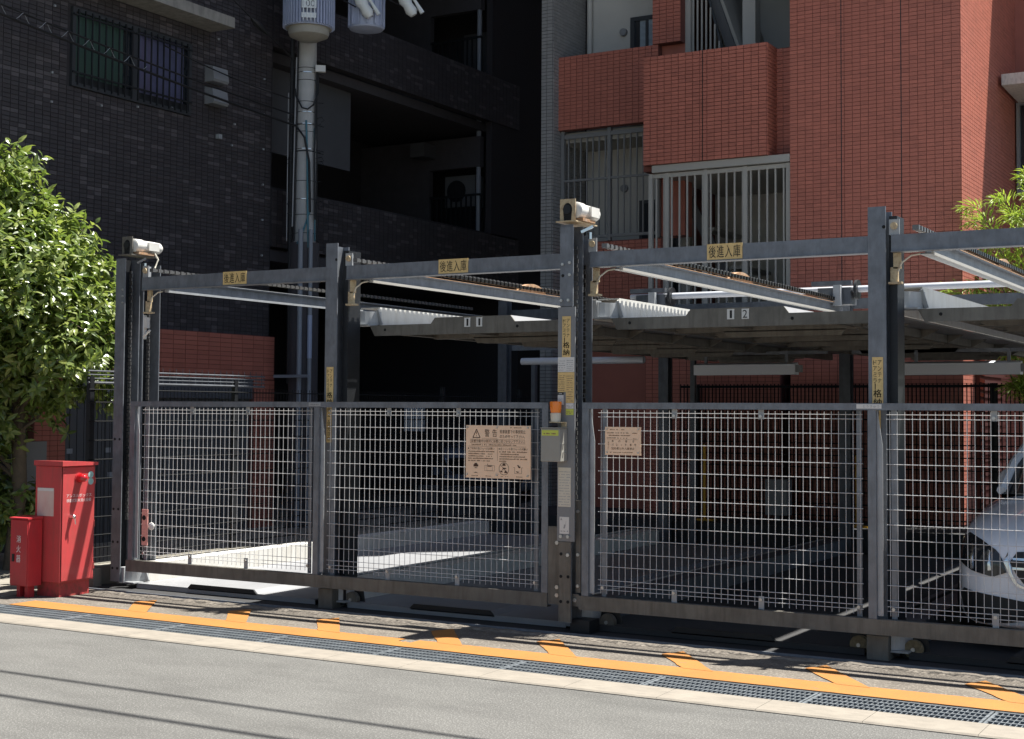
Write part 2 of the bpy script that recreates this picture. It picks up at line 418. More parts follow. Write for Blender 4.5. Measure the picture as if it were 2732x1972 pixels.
# side rails running back, one right of each post
for i, x in enumerate((-9.36, -7.06, -4.75, -2.43)):
    b = MB(); b.box(x-.045, x+.045, .19, 5.7, 2.806, 2.815); b.box(x-.006, x+.006, .19, 5.7, 2.724, 2.806); b.box(x-.045, x+.045, .19, 5.7, 2.715, 2.724)
    b.build('side_rail', 'galv', fr)
    b = MB(); b.box(x+.05, x+.062, .14, 5.6, 2.702, 2.722); b.build('lit_flange_strip', 'cage_paint' if i != 0 else 'galv_light', fr)  # added pale strip: sunlit edge of the bottom flange put into colour
    b = MB(); b.box(x-.046, x+.050, .2, 5.68, 2.8155, 2.820); b.build('rusty_top_edge', 'rust' if i else 'galv_light', fr)
    chainy('drive_chain', x-.03, 2.88 if i else 2.9, .05, 5.5, fr)
    if i: chainy('drive_chain', x+.03, 2.858, .6, 5.5, fr, 'chain')
    if i:
        y = (0, 2.9, 2.68, 2.6)[i]; d = MB()
        d.prism([(y-.26+.52*t/12, 2.822+.085*math.sin(math.pi*t/12)**.6) for t in range(13)], 'x', x-.035, x+.035); d.build('sprocket_guard', 'rust', fr)
    # bracket, limit switch and lever at the front end
    xb = (-9.56, -7.24, -4.95, -2.66)[i]
    br = MB(); br.box(xb+.005, xb+.075, .105, .113, 2.846, 2.95); br.box(xb+.005, xb+.013, .113, .20, 2.846, 2.95); br.build('chain_bracket', 'galv_light', fr)
    MB().cyl((xb+.04, .088, 2.905), (xb+.04, .1045, 2.905), .024, 14).build('sprocket_boss', 'beige_part', fr)
    sw = MB(); sw.box(xb+.02, xb+.07, .15, .17, 2.62, 2.727); sw.box(xb+.0, xb+.05, .15, .18, 2.53, 2.63); sw.box(xb-.01, xb+.08, .13, .19, 2.515, 2.53)
    sw.build('limit_switch', 'beige_part', fr)
    MB().tube([(xb+.05, .16, 2.6), (xb+.08, .15, 2.66), (xb+.14, .16, 2.705), (xb+.2, .16, 2.712)], .006, 6).build('switch_cable', 'cream_paper', fr)
sw = MB(); sw.box(-9.57, -9.55, .14, .16, 2.28, 2.5); sw.box(-9.56, -9.52, .13, .165, 2.38, 2.48); sw.bar((-9.57, .14, 2.3), (-9.49, .14, 2.36), .02, .012); sw.build('hanging_switch', 'white_steel', fr)
for xb, y in ((-9.62, .1), (-4.93, -.04)):
    MB().bar((xb, y, 2.98), (xb+.09, y+.02, 3.02), .012, .02).cyl((xb+.05, y+.05, 2.93), (xb+.05, y+.05, 2.98), .012, 8).build('lever_switch', 'chrome', fr)
# rear posts, beams, drive shaft
for x in (-9.7, -7.36, -5.05, -2.73):
    b = MB(); b.box(x-.065, x+.065, 6.74, 6.75, 0, 3.1); b.box(x-.006, x+.006, 6.75, 6.86, 0, 3.1); b.box(x-.065, x+.065, 6.86, 6.87, 0, 3.1); b.build('rear_post', 'galv_dark', fr)
for x in (-6.95, -4.78, -2.42):
    b = MB(); b.box(x-.14, x+.22, 5.40, 5.62, 2.80, 2.98); b.box(x-.2, x+.24, 5.36, 5.42, 3.0, 3.05); b.build('bearing_bracket', 'galv_dark', fr)
    box('bearing_plate', 'galv_light', fr, x+.06, x+.14, 5.30, 5.36, 2.78, 3.0)
    b = MB(); b.lathe([(.03, 0), (.105, .0), (.105, .03), (.03, .03)], (x+.25, 5.5, 2.96), 20, 'x'); b.build('sprocket', 'black_steel', fr, True)
for x in (-9.23, -6.97, -4.7): box('rear_strut', 'galv_dark', fr, x-.03, x+.03, 6.75, 6.81, 0, 2.3)
MB().cyl((-7.2, 5.5, 2.965), (-.5, 5.5, 2.965), .036, 14).build('drive_shaft', 'shaft', fr, True)
MB().cyl((-8.7, 5.55, 2.24), (-7.06, 5.55, 2.24), .042, 12).build('cross_pipe', 'shaft', fr, True)
box('rear_beam', 'galv_dark', fr, -9.7, -.4, 6.88, 6.94, 2.86, 2.98)
box('rear_beam', 'galv', fr, -9.7, -.4, 6.88, 6.92, 2.44, 2.51)

# ------------------------------------------------------------ pallets
def pallet(cx, z, label, upper=True, num=None, m='galv_brown', rim='white_steel', deck='deck'):
    p = thing('parking_pallet', label, 'pallet', (cx, .4, z), 'car pallets of the parking machine')
    x0, x1 = cx-1.03, cx+1.03; y0, y1 = (.42, 7.45) if upper else (.14, 6.3)  # upper pallets lengthened past the rear posts to shade the wall behind
    hc = .36; up = .05 if upper else .035
    d = MB(); d.prism([(x0, z-.012), (cx-hc-.04, z-.012), (cx-hc, z+up-.012), (cx+hc, z+up-.012), (cx+hc+.04, z-.012), (x1, z-.012), (x1, z), (cx+hc+.045, z), (cx+hc+.005, z+up), (cx-hc-.005, z+up), (cx-hc-.045, z), (x0, z)][::-1], 'y', y0+.012, y1)
    d.build('deck', deck, p)
    l = MB(); lo = z-.09 if upper else z-.045
    l.prism([(x0+.05, lo), (x1-.05, lo), (x1, z), (cx+hc+.045, z), (cx+hc+.005, z+up), (cx-hc-.005, z+up), (cx-hc-.045, z), (x0, z)], 'y', y0, y0+.011)
    if not upper:
        l = MB(); l.prism([(cx-hc-.04, z-.002), (cx+hc+.04, z-.002), (cx+hc+.0, z+up), (cx-hc-.0, z+up)], 'y', y0, y0+.011)
        MB().box(x0, x1, y0+.0115, y0+.02, z-.045, z-.0125).build('front_edge', deck, p)
    l.build('front_lip', m if upper else 'black_steel', p)  # ground pallets: black carries the shade on the street-facing lip
    for s, x in ((-1, x0), (1, x1)):
        q = MB(); a = x-.012 if s < 0 else x; h = .155
        q.prism([(y0+.18, z+.001), (y0+.10, z+h-.03), (y0+.14, z+h), (y1, z+h), (y1, z+.001)], 'x', a, a+.012)
        fw = .20 if s < 0 else .055
        q.box(min(x, x+s*fw), max(x, x+s*fw), y0+.14, y1, z+h+.0005, z+h+.010)
        q.build('side_rim', rim, p)
        g = MB(); pts = []
        for k in range(7):
            t = k/6; xx = x-s*.02+s*.16*(1-t)**1.0; pts.append((xx, y0-.03+.16*t*t))
        for (ax, ay), (bx, by) in zip(pts, pts[1:]):
            g.hexa([(ax, ay, z+.012), (bx, by, z+.012), (bx, by+.008, z+.012), (ax, ay+.008, z+.012), (ax, ay, z+.125), (bx, by, z+.125), (bx, by+.008, z+.125), (ax, ay+.008, z+.125)])
        g.build('wheel_guide', 'galv_light', p, True)
        if s < 0:
            g = MB(); g.bar((x-.0, y0+.10, z+.14), (x+.035, y0+.12, z+.012), .03, .012, (0, 1, 0)); g.box(x-.17, x-.11, y0-.04, y0+.05, z, z+.14); g.box(x-.15, x+.01, y0-.035, y0+.1, z-.002, z+.01); g.build('guide_bracket', 'galv_light', p)
    if upper:
        for k, y in enumerate((.95, 1.75, 2.65, 3.55, 4.5, 5.5, 6.4)):
            b = MB(); b.prism([(x0+.1, z-.015), (x0+.35, z-.09), (cx-.32, z-.09), (cx-.28, z-.14), (cx+.62, z-.14), (cx+.66, z-.09), (x1-.25, z-.09), (x1-.1, z-.015)][::-1], 'y', y, y+.012)
            b.box(x0+.3, x1-.3, y, y+.09, z-.098, z-.09); b.build('cross_member', m, p)
        for x in (x0+.28, cx-.1, x1-.28):
            box('longitudinal_rib', m, p, x-.03, x+.03, y0+.05, y1-.05, z-.085, z-.016)
        for xh in (x0+.16, x1-.6): hole(xh, y0-.001, z-.04, p)
    if num:
        for k, c in enumerate(num):
            xx = cx-.02+(k-.5)*.115+.035
            pl = box('number_plate', 'paper', p, xx-.028, xx+.028, y0-.006, y0-.002, z-.035, z+.04)
            MB().text(c, (xx-(.006 if c == '1' else .02), y0-.0075, z-.027), (1, 0, 0), (0, 0, 1), .018 if c == '1' else .036, .058).build('number', 'black_ink', pl)
    return p
Z2 = 2.362
pallet(-6.18, Z2, 'raised pallet marked 11 over the left gate', True, '11')
pallet(-3.88, Z2, 'raised pallet marked 12 over the right gate', True, '12')
pallet(-1.52, Z2, 'raised pallet over the white car cut by the photo edge', True)
pallet(-8.58, .05, 'sunlit white pallet lowered to the ground behind the left gate', False)
pallet(-6.18, .05, 'shaded ground pallet beneath pallet 11', False)
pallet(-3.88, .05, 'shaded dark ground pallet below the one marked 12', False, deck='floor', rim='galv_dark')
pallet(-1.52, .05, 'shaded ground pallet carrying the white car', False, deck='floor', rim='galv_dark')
for i, x in enumerate((-7.2, -4.82, -2.90, -2.53)):
    o = MB(); o.lathe([(.02, -.02), (.062, -.02), (.066, 0), (.062, .03), (.02, .03)], (x, .20, .066), 20, 'y')
    t = tag(o.build('pallet_roller', 'roller' if i > 1 else 'galv_brown', None, True), ('dark roller wheel under the left gate beside the middle post', 'dark roller wheel at the left end of the right gate', 'pale roller wheel left of the right-hand post foot', 'rusty roller wheel right of the right-hand post foot')[i], 'roller', 'rollers under the gates')
    MB().cyl((x, .17, .066), (x, .28, .066), .014, 8).build('axle', 'bolt', t)
    h = MB(); yy = .20
    h.prism([(x-.09, 0.001), (x+.11, 0.001), (x+.08, .15), (x-.07, .15)], 'y', yy+.04, yy+.05); h.build('roller_bracket', 'black_steel', t)

# ------------------------------------------------------------ gates
def gate(label, x0, x1, mids, loc, clips):
    g = thing('gate', label, 'gate', loc, 'wire mesh gates of the parking machine')
    box('top_rail', 'galv', g, x0, x1, -.025, .02, 1.662, 1.708)
    b = MB(); b.box(x0-.02, x1, -.03, -.022, .178, .28); b.box(x0-.02, x1, -.022, .03, .270, .2795); b.box(x0-.02, x1, -.022, .03, .178, .186); b.build('bottom_rail', 'galv_brown', g)
    sts = [x0]+list(mids)+[x1-.055]
    for i, x in enumerate(sts):
        b = MB(); b.box(x, x+.055, -.024, -.016, .281, 1.661); b.box(x+.047, x+.055, -.016, .045, .281, 1.661) if i < len(sts)-1 else b.box(x, x+.008, -.016, .045, .281, 1.661)
        b.build('stile', 'galv', g)
        if i < len(sts)-1:
            MB().prism([(x+.056, .30), (x+.094, .30), (x+.094, 1.42), (x+.060, 1.655), (x+.056, 1.655)], 'y', .0, .006).build('lit_edge_strip', 'galv_light', g)  # added pale taper in the shape of the sunlit part of the stile
    zs = [1.632, 1.602] + [1.502-.1*k for k in range(12)] + [.362, .332]
    for a, c in zip(sts, sts[1:]):
        l = a+.115; r = c-.045; n = int(round((r-l-.04)/.0505)); st = (r-l-.04)/n
        for k in range(n+1):
            piece('vwire', 'vertical_wire', 'wire', g, (l+.02+k*st, .026, .30), lambda b: b.tube([(0, 0, 0), (0, 0, 1.352)], .0022, 6))
        key = 'hw%.3f' % (r-l)
        for z in zs:
            piece(key, 'horizontal_wire', 'wire', g, (l, .0192, z), lambda b: b.tube([(0, 0, 0), (r-l, 0, 0)], .0024, 6))
        for xx in (l+.045, r-.03):
            box('mesh_post', 'galv', g, xx-.018, xx+.018, .031, .037, .281, 1.661)
        for t in (.31, .64):
            xx = l+(r-l)*t
            for z, zz in ((1.60, 1.661), (.281, .37)):
                piece('clip%.1f' % z, 'mesh_clip', 'galv_light', g, (xx, .008, z if z > 1 else zz-.09), lambda b: b.box(-.02, .02, 0, .006, -.005 if z > 1 else 0, .061 if z > 1 else .09))
                bolt(xx, .006, 1.615 if z > 1 else .348, g, .012)
        for xx in (l+.045, r-.03):
            bolt(xx, .012, .347, g, .012)
    return g
g1 = gate('left wire mesh gate carrying the large tan warning board', -9.55, -5.212, [-7.445], (-7.4, 0, .17), 2)
g2 = gate('right wire mesh gate with the white car behind it', -4.925, -.30, [-2.77], (-3, 0, .17), 2)
box('end_bracket', 'galv_brown', g1, -5.211, -5.10, -.02, -.012, .20, .78)
for z in (.66, .33, .27): bolt(-5.13, -.021, z, g1, .016)
box('end_bracket', 'galv_brown', g2, -4.975, -4.935, -.02, -.012, .30, .98)
box('end_plate', 'galv_brown', g2, -5.0, -4.946, -.028, -.020, .20, .29)
for z in (.35, .58, .9): bolt(-4.955, -.021, z, g2, .013)
bolt(-4.975, -.029, .245, g2, .016)
for gg, x0, x1, t in ((g2, -2.845, -2.675, 'とうきゅう'), (g1, -7.50, -7.375, '')):
    p = box('maker_label', 'paper' if t else 'galv_light', gg, x0, x1, -.0275, -.0255, 1.672, 1.702)
    if t: MB().text(t, (x0+.045, -.0285, 1.678), (1, 0, 0), (0, 0, 1), .11, .018).build('lettering', 'paper_ink', p)
    else:
        b = MB()
        for k in range(5): b.box(x0+.02+k*.018, x0+.032+k*.018, -.0285, -.0278, 1.68, 1.692)
        b.build('lettering', 'grey_paint', p)
# pink handle plate with two holes
h = MB(); h.box(-9.395, -9.325, -.012, -.004, .42, .74); ho = h.build('handle_plate', 'pink', g1); tag(ho, 'pink plate with two round holes at the lower left')
for z in (.665, .475): MB().cyl((-9.368, -.0145, z), (-9.368, -.0125, z), .022, 14).build('finger_hole', 'hole', ho)
MB().lathe([(.02, 0), (.035, .01), (.035, .02), (.02, .03)], (-9.30, -.004, .59), 12, 'y').build('knob', 'paper', ho, True)

# ------------------------------------------------------------ signs
def U(): return (1, 0, 0), (0, 0, 1)
def lines(b, x0, x1, z, h, y, seed):
    """rows of tiny unreadable print"""
    r = random.Random(seed); x = x0
    while x < x1-.006:
        w = r.choice((.004, .006, .008, .010)); hh = h*r.uniform(.55, 1)
        if r.random() < .85: b.poly([(x, y, z), (min(x+w, x1), y, z), (min(x+w, x1), y, z+hh), (x, y, z+hh)])
        x += w+.0022
ws = thing('warning_board', 'large tan warning board with triangle and pictograms on the left gate', 'sign', (-5.64, -.045, 1.12))
box('board', 'tan_board', ws, -5.93, -5.35, -.049, -.044, 1.125, 1.53)
y = -.0505; W = .58; x0 = -5.93; zt = 1.53; H = .405
def SX(p): return x0+p/1810*W       # print laid out on the board's own grid
def SZ(q): return zt-q/1490*H
ik = MB(); sf = MB(); u, v = U()
tri = [(SX(200), SZ(350)), (SX(405), SZ(350)), (SX(302), SZ(115))]
for (ax, az), (bx, bz) in zip(tri, tri[1:]+tri[:1]): ik.bar((ax, y, az), (bx, y, bz), .0005, .0055, (0, 0, 1) if abs(az-bz) < .01 else (bz-az, 0, ax-bx))
ik.poly([(SX(292), y, SZ(180)), (SX(312), y, SZ(180)), (SX(308), y, SZ(260)), (SX(297), y, SZ(260))]); ik.box(SX(294), SX(310), y-.0003, y, SZ(310), SZ(290))
for t, a, bq, cq, d in (('警', 535, 670, 110, 325), ('告', 750, 880, 110, 325)): ik.text(t, (SX(a), y, SZ(d)), u, v, SX(bq)-SX(a), SZ(cq)-SZ(d))
ik.text('駐車装置での事故防止', (SX(960), y, SZ(225)), u, v, SX(1670)-SX(960), SZ(120)-SZ(225))
ik.text('のため守って下さい。', (SX(960), y, SZ(355)), u, v, SX(1650)-SX(960), SZ(260)-SZ(355))
ik.text('装置作動中は絶対に装置に近づかないで下さい。', (SX(155), y, SZ(485)), u, v, SX(1630)-SX(155), SZ(405)-SZ(485))
ik.text('★ご利用の皆さんへのお願い', (SX(50), y, SZ(690)), u, v, SX(810)-SX(50), SZ(620)-SZ(690))
ik.text('★近くにいる皆さんへのお願い', (SX(920), y, SZ(690)), u, v, SX(1730)-SX(920), SZ(625)-SZ(690))
def rect(b, a, c, q, r, t=.002):
    xa, xb, za, zb = SX(a), SX(c), SZ(r), SZ(q)
    for X0, X1, Z0, Z1 in ((xa, xb, za, za+t), (xa, xb, zb-t, zb), (xa, xa+t, za+t, zb-t), (xb-t, xb, za+t, zb-t)): b.poly([(X0, y, Z0), (X1, y, Z0), (X1, y, Z1), (X0, y, Z1)])
rect(sf, 130, 1650, 392, 508); rect(sf, 450, 890, 360, 366, .0012); rect(sf, 70, 1690, 590, 598, .0012); rect(sf, 893, 900, 620, 1000, .0012)
lines(sf, SX(165), SX(1440), SZ(565), .010, y, 1)
for k in range(5): lines(sf, SX(75), SX((820, 780, 760, 820, 700)[k]), SZ(755+66*k), .010, y, 20+k)
for k in range(5): lines(sf, SX(950), SX((1720, 1500, 1690, 1740, 1160)[k]), SZ(755+66*k), .010, y, 40+k)
for a, c in ((160, 350), (560, 740), (960, 1200), (1420, 1600)): lines(sf, SX(a), SX(c), SZ(1440), .006, y, a)
lines(sf, SX(1250), SX(1590), SZ(70), .007, y, 5)
def carpic(a, q, s):
    ik.poly([(SX(a-60*s), y, SZ(q)), (SX(a+60*s), y, SZ(q)), (SX(a+60*s), y, SZ(q-50*s)), (SX(a+40*s), y, SZ(q-55*s)), (SX(a+32*s), y, SZ(q-90*s)), (SX(a-32*s), y, SZ(q-90*s)), (SX(a-40*s), y, SZ(q-55*s)), (SX(a-60*s), y, SZ(q-50*s))])
carpic(290, 1170, 1.1); ik.poly([(SX(235), y, SZ(1215)), (SX(345), y, SZ(1215)), (SX(290), y, SZ(1190))]); ik.poly([(SX(225), y, SZ(1360)), (SX(290), y, SZ(1320)), (SX(355), y, SZ(1360)), (SX(290), y, SZ(1345))])
rect(ik, 540, 820, 1130, 1285, .0016); rect(ik, 600, 760, 1135, 1280, .0012); ik.poly([(SX(620), y, SZ(1165)), (SX(735), y, SZ(1165)), (SX(735), y, SZ(1135)), (SX(620), y, SZ(1135))]); ik.poly([(SX(612), y, SZ(1110)), (SX(640), y, SZ(1110)), (SX(626), y, SZ(1075))])
cx_, cz_ = SX(1080), SZ(1215)
for k in range(28):
    a0, a1 = 2*math.pi*k/28, 2*math.pi*(k+1)/28
    P = [(cx_+rr*.045*math.cos(a), y, cz_+rr*.048*math.sin(a)) for rr, a in ((1, a0), (1, a1), (.93, a1), (.93, a0))]; ik.poly(P)
ik.bar((cx_-.034, y, cz_+.033), (cx_+.034, y, cz_-.033), .0004, .003, (1, 0, 1))
carpic(1080, 1130, .75); ik.poly([(SX(1060), y, SZ(1180)), (SX(1150), y, SZ(1195)), (SX(1140), y, SZ(1215)), (SX(1050), y, SZ(1225)), (SX(1065), y, SZ(1260)), (SX(1035), y, SZ(1240))]); carpic(1010, 1310, .5); carpic(1130, 1330, .65)
for a, c, q, r in ((1375, 1382, 1170, 1340), (1375, 1570, 1333, 1340), (1563, 1570, 1170, 1340), (1340, 1378, 1168, 1176), (1567, 1610, 1168, 1176)): ik.poly([(SX(a), y, SZ(r)), (SX(c), y, SZ(r)), (SX(c), y, SZ(q)), (SX(a), y, SZ(q))])
ik.poly([(SX(1445), y, SZ(1100)), (SX(1480), y, SZ(1100)), (SX(1490), y, SZ(1125)), (SX(1540), y, SZ(1150)), (SX(1520), y, SZ(1185)), (SX(1480), y, SZ(1175))]); ik.poly([(SX(1410), y, SZ(1270)), (SX(1510), y, SZ(1290)), (SX(1450), y, SZ(1320))])
ik.build('print', 'ink', ws); sf.build('fine_print', 'ink_soft', ws)
for a in (45, 890, 1740):
    for q in (60, 1400): bolt(SX(a), -.049, SZ(q), ws, .007)
# small tan board
w2 = thing('notice_board', 'small tan notice board on the right gate', 'sign', (-4.575, -.045, 1.325))
box('board', 'tan_board', w2, -4.72, -4.43, -.049, -.044, 1.325, 1.53)
ik = MB(); sf = MB()
ik.text('車', (-4.665, y, 1.418), u, v, .016, .017); ik.text('の', (-4.61, y, 1.419), u, v, .017, .014); ik.text('高', (-4.555, y, 1.418), u, v, .016, .017); ik.text('さ', (-4.497, y, 1.418), u, v, .015, .016)
for k, c in enumerate('パレット番号'): ik.text(c, (-4.665+k*.0365, y, 1.3925), u, v, .012 if c in 'ッ' else .016, .010 if c == 'ッ' else .016)
ik.text('契約者以外入庫禁止', (-4.668, y, 1.364), u, v, .188, .018)
for k, c in enumerate('ご確認下さい'): ik.text(c, (-4.697, y, 1.422-k*.0115), u, v, .010, .0095)
for k, (a, c) in enumerate(((-4.705, -4.515), (-4.69, -4.51), (-4.705, -4.54))): lines(sf, a, c, 1.483-k*.0185, .008, y, 70+k)
lines(sf, -4.50, -4.455, 1.482, .007, y, 81); lines(sf, -4.50, -4.455, 1.442, .006, y, 82); lines(sf, -4.68, -4.56, 1.507, .007, y, 83); lines(sf, -4.68, -4.49, 1.342, .006, y, 84)
sf.poly([(-4.705, y, 1.4375), (-4.45, y, 1.4375), (-4.45, y, 1.4385), (-4.705, y, 1.4385)])
ik.build('print', 'ink', w2); sf.build('fine_print', 'ink_soft', w2)
for x in (-4.703, -4.447):
    for z in (1.343, 1.513): bolt(x, -.049, z, w2, .006)
# yellow plates on the beams
for i, (xa, xb) in enumerate(((-8.575, -8.305), (-6.295, -6.015), (-3.975, -3.705))):
    s = thing('beam_sign', 'yellow sign with four black characters on the %s beam' % ('leftmost', 'middle', 'right-hand')[i], 'sign', ((xa+xb)/2, .095, 2.735), 'yellow signs on the front beams')
    box('plate', 'yellow_plate', s, xa, xb, .094, .098, 2.737, 2.851)
    b = MB()
    for k, c in enumerate('後進入庫'): b.text(c, (xa+.014+k*(xb-xa-.02)/4, .0925, 2.750), u, v, (xb-xa-.02)/4-.008, .088)
    b.build('lettering', 'black_ink', s)
# vertical stickers on the posts
def sticker(x0, x1, y, ztop, h, label):
    s = thing('post_sign', label, 'sign', ((x0+x1)/2, y, ztop-h), 'yellow vertical signs on the posts')
    box('plate', 'yellow_plate', s, x0, x1, y, y+.003, ztop-h, ztop)
    b = MB(); w = (x1-x0); yy = y-.0015; ch = h*.105
    for k, c in enumerate('アンテナ'): b.text(c, (x0+w*.54, yy, ztop-.012-(k+1)*ch*1.12), u, v, w*.33, ch*.86)
    for k, c in enumerate('ドアミラー'):
        if c == 'ー': b.box(x0+w*.24, x0+w*.32, yy-.0002, yy, ztop-.012-(k+1)*ch*1.12, ztop-.012-k*ch*1.12-.004)
        else: b.text(c, (x0+w*.1, yy, ztop-.012-(k+1)*ch*1.12), u, v, w*.33, ch*.86)
    for k, c in enumerate('格納'):
        for dx in (-.0008, .0008): b.text(c, (x0+w*.12+dx, yy, ztop-h+.012+(1-k)*h*.178), u, v, w*.74, h*.155)
    b.build('lettering', 'black_ink', s); return s
sticker(-7.402, -7.33, .08, 2.0, .33, 'yellow vertical sign on the post behind the left gate')
sticker(-5.062, -4.99, -.088, 2.35, .305, 'yellow vertical sign on the post between the gates')
sticker(-2.768, -2.694, .08, 2.02, .345, 'yellow vertical sign on the post behind the right gate')
for x0, lab in ((-7.395, 'lower yellow sign behind the mesh of the left gate'), (-2.762, 'lower yellow sign behind the mesh of the right gate')):
    s = thing('post_sign', lab, 'sign', (x0+.025, .08, 1.37), 'yellow vertical signs on the posts')
    box('plate', 'yellow_plate', s, x0, x0+.05, .08, .083, 1.37, 1.665); b = MB()
    for k, c in enumerate('頭上・足元注意'): b.text(c, (x0+.008+(.012 if c == '・' else 0), .0785, 1.625-k*.04), u, v, .01 if c == '・' else .034, .01 if c == '・' else .033)
    b.build('lettering', 'black_ink', s)
# stickers of the middle post, parts of its cover plate
def note(x0, x1, z0, z1, m, ink, seed, rows, head=0):
    p = box('sticker', m, cov, x0, x1, -.0862, -.0838, z0, z1); b = MB()
    for k in range(rows): lines(b, x0+.006, x1-.006, z1-.014-(k+1)*(z1-z0-.02)/(rows+.3), .006, -.0872, seed+k)
    if rows: b.build('print', ink, p)
    return p
note(-5.098, -5.03, 1.935, 2.045, 'paper', 'paper_ink', 100, 5); note(-5.029, -4.96, 1.935, 2.045, 'paper', 'paper_ink', 110, 6)
note(-5.098, -5.03, 1.785, 1.932, 'yellow_plate', 'ink_soft', 120, 9); note(-5.029, -4.96, 1.705, 1.932, 'yellow_plate', 'ink_soft', 130, 12)
note(-5.098, -5.05, 1.765, 1.783, 'black_ink', 'paper', 140, 1); note(-5.098, -5.05, 1.69, 1.763, 'paper', 'paper_ink', 141, 4)
note(-5.029, -4.965, 1.662, 1.702, 'paper', 'paper_ink', 150, 2); note(-5.029, -4.965, 1.615, 1.66, 'lime', 'ink_soft', 155, 2)
note(-5.090, -4.985, .935, 1.225, 'cream_paper', 'paper_ink', 160, 13)
n = note(-5.078, -4.998, .735, .86, 'paper', 'paper_ink', 180, 0); b = MB()
b.poly([(-5.072, -.0872, .835), (-5.054, -.0872, .835), (-5.063, -.0872, .853)]); b.poly([(-5.045, -.0872, .775), (-5.033, -.0872, .775), (-5.025, -.0872, .80), (-5.038, -.0872, .805)]); b.bar((-5.03, -.0872, .785), (-5.022, -.0872, .83), .0003, .002); lines(b, -5.074, -5.002, .75, .01, -.0872, 181); b.build('print', 'paper_ink', n)
# control box and beacon
cb = thing('control_box', 'grey control box with lime label on the post between the gates', 'control box', (-5.09, -.14, 1.27))
box('case', 'box_grey', cb, -5.175, -5.015, -.205, -.087, 1.27, 1.515, bevel=.004)
box('lid', 'box_grey', cb, -5.18, -5.01, -.21, -.085, 1.516, 1.522)
lb = box('label', 'lime', cb, -5.165, -5.025, -.2075, -.2055, 1.462, 1.503); b = MB(); lines(b, -5.15, -5.04, 1.472, .012, -.2085, 190); b.build('print', 'ink_soft', lb)
for z in (1.40, 1.34): MB().cyl((-5.0145, -.15, z), (-5.004, -.15, z), .006, 8).build('latch', 'chrome', cb)
bc = thing('warning_beacon', 'orange flashing beacon above the grey control box', 'beacon', (-5.085, -.14, 1.53))
MB().lathe([(.036, 0), (.038, .012), (.040, .06), (.034, .066)], (-5.085, -.14, 1.565), 20).build('base', 'cream_paper', bc, True)
MB().lathe([(.038, 0), (.043, .03), (.045, .075), (.043, .082), (.02, .086)], (-5.085, -.14, 1.6315), 20).build('dome', 'beacon', bc, True)
b = MB(); b.box(-5.125, -5.02, -.17, -.085, 1.556, 1.564); b.box(-5.06, -5.02, -.10, -.086, 1.523, 1.556); b.build('bracket', 'beige_part', bc)
# gear motors on the posts
for x, y0, lab in ((-9.70, .10, 'white gear motor on top of the post next to the tree'), (-4.99, -.06, 'white gear motor on top of the post between the gates')):
    g = thing('gear_motor', lab, 'motor', (x, y0, 3.04), 'gear motors on the posts')
    b = MB(); b.box(x-.10, x+.03, y0-.02, y0-.012, 3.065, 3.23); b.box(x-.12, x+.05, y0-.05, y0+.30, 3.055, 3.064); b.box(x-.1, x+.03, y0-.012, y0+.05, 3.064, 3.07); b.build('mount', 'beige_part' if x > -6 else 'galv_brown', g)
    MB().lathe([(.01, 0), (.034, 0), (.034, .012), (.01, .012)], (x-.035, y0-.033, 3.15), 16, 'y').build('sprocket', 'black_steel', g, True)
    b = MB(); b.prism([(x-.065, 3.066)]+[(x-.035+.038*math.cos(a), 3.15+.05*math.sin(a)) for a in [math.pi*(1-k/8) for k in range(9)]]+[(x-.005, 3.066)], 'y', y0-.0205, y0-.0215); b.build('chain_slot', 'hole', g)
    b = MB(); b.lathe([(.05, 0), (.063, .01), (.063, .10), (.05, .115), (.052, .12), (.056, .13), (.056, .26), (.055, .27), (.052, .33), (.035, .355), (.0, .36)], (x+.01, y0+.0, 3.148), 20, 'y'); b.build('body', 'white_steel', g, True)
    box('terminal_box', 'white_steel', g, x+.055, x+.085, y0+.14, y0+.27, 3.11, 3.185)
    box('base_plate', 'rust', g, x-.05, x+.075, y0+.02, y0+.22, 3.066, 3.088)
    if x < -6: MB().tube([(x+.07, y0+.22, 3.1), (x+.10, y0+.24, 3.03), (x+.10, y0+.2, 2.95)], .008, 6).build('lead', 'cream_paper', g)

# ------------------------------------------------------------ fire cabinets
fc = thing('hose_cabinet', 'tall red fire equipment cabinet with alarm lamp, its right side in sun', 'fire cabinet', (-9.86, -.48, 0))
X0, X1, Y0, Y1 = -10.02, -9.70, -.67, -.29
box('plinth', 'red_plinth', fc, X0+.02, X1-.025, Y0+.025, Y1-.02, 0, .125)
box('body', 'red_box', fc, X0, X1, Y0, Y1, .127, 1.135, bevel=.004)
MB().prism([(Y0-.012, 1.138), (Y1+.012, 1.138), (Y1+.012, 1.165), (Y0-.012, 1.182)], 'x', X0-.012, X1+.03).build('lid', 'red_box', fc)
door = box('door', 'red_box', fc, X1+.001, X1+.010, Y0+.012, Y1-.008, .14, 1.125, bevel=.002)
uY = (0, 1, 0); b = MB(); xx = X1+.0112
b.text('アンスルボックス', (xx, Y0+.052, .862), uY, (0, 0, 1), .285, .03); b.build('lettering', 'white_ink', door); b = MB(); b.text('移動式粉末消火設備', (xx, Y0+.055, .82), uY, (0, 0, 1), .275, .03); b.build('lettering', 'white_ink', door)
lp = MB(); lp.lathe([(.036, 0), (.040, .012), (.037, .05), (.03, .075), (.015, .09), (0, .093)], (X1+.0105, Y0+.19, 1.03), 20, 'x'); lp.build('alarm_lamp', 'red_lamp', fc, True)
MB().lathe([(.048, 0), (.048, .008), (.03, .008)], (X1+.0102, Y0+.19, 1.03), 20, 'x').build('lamp_flange', 'red_box_small', fc, True)
b = MB()
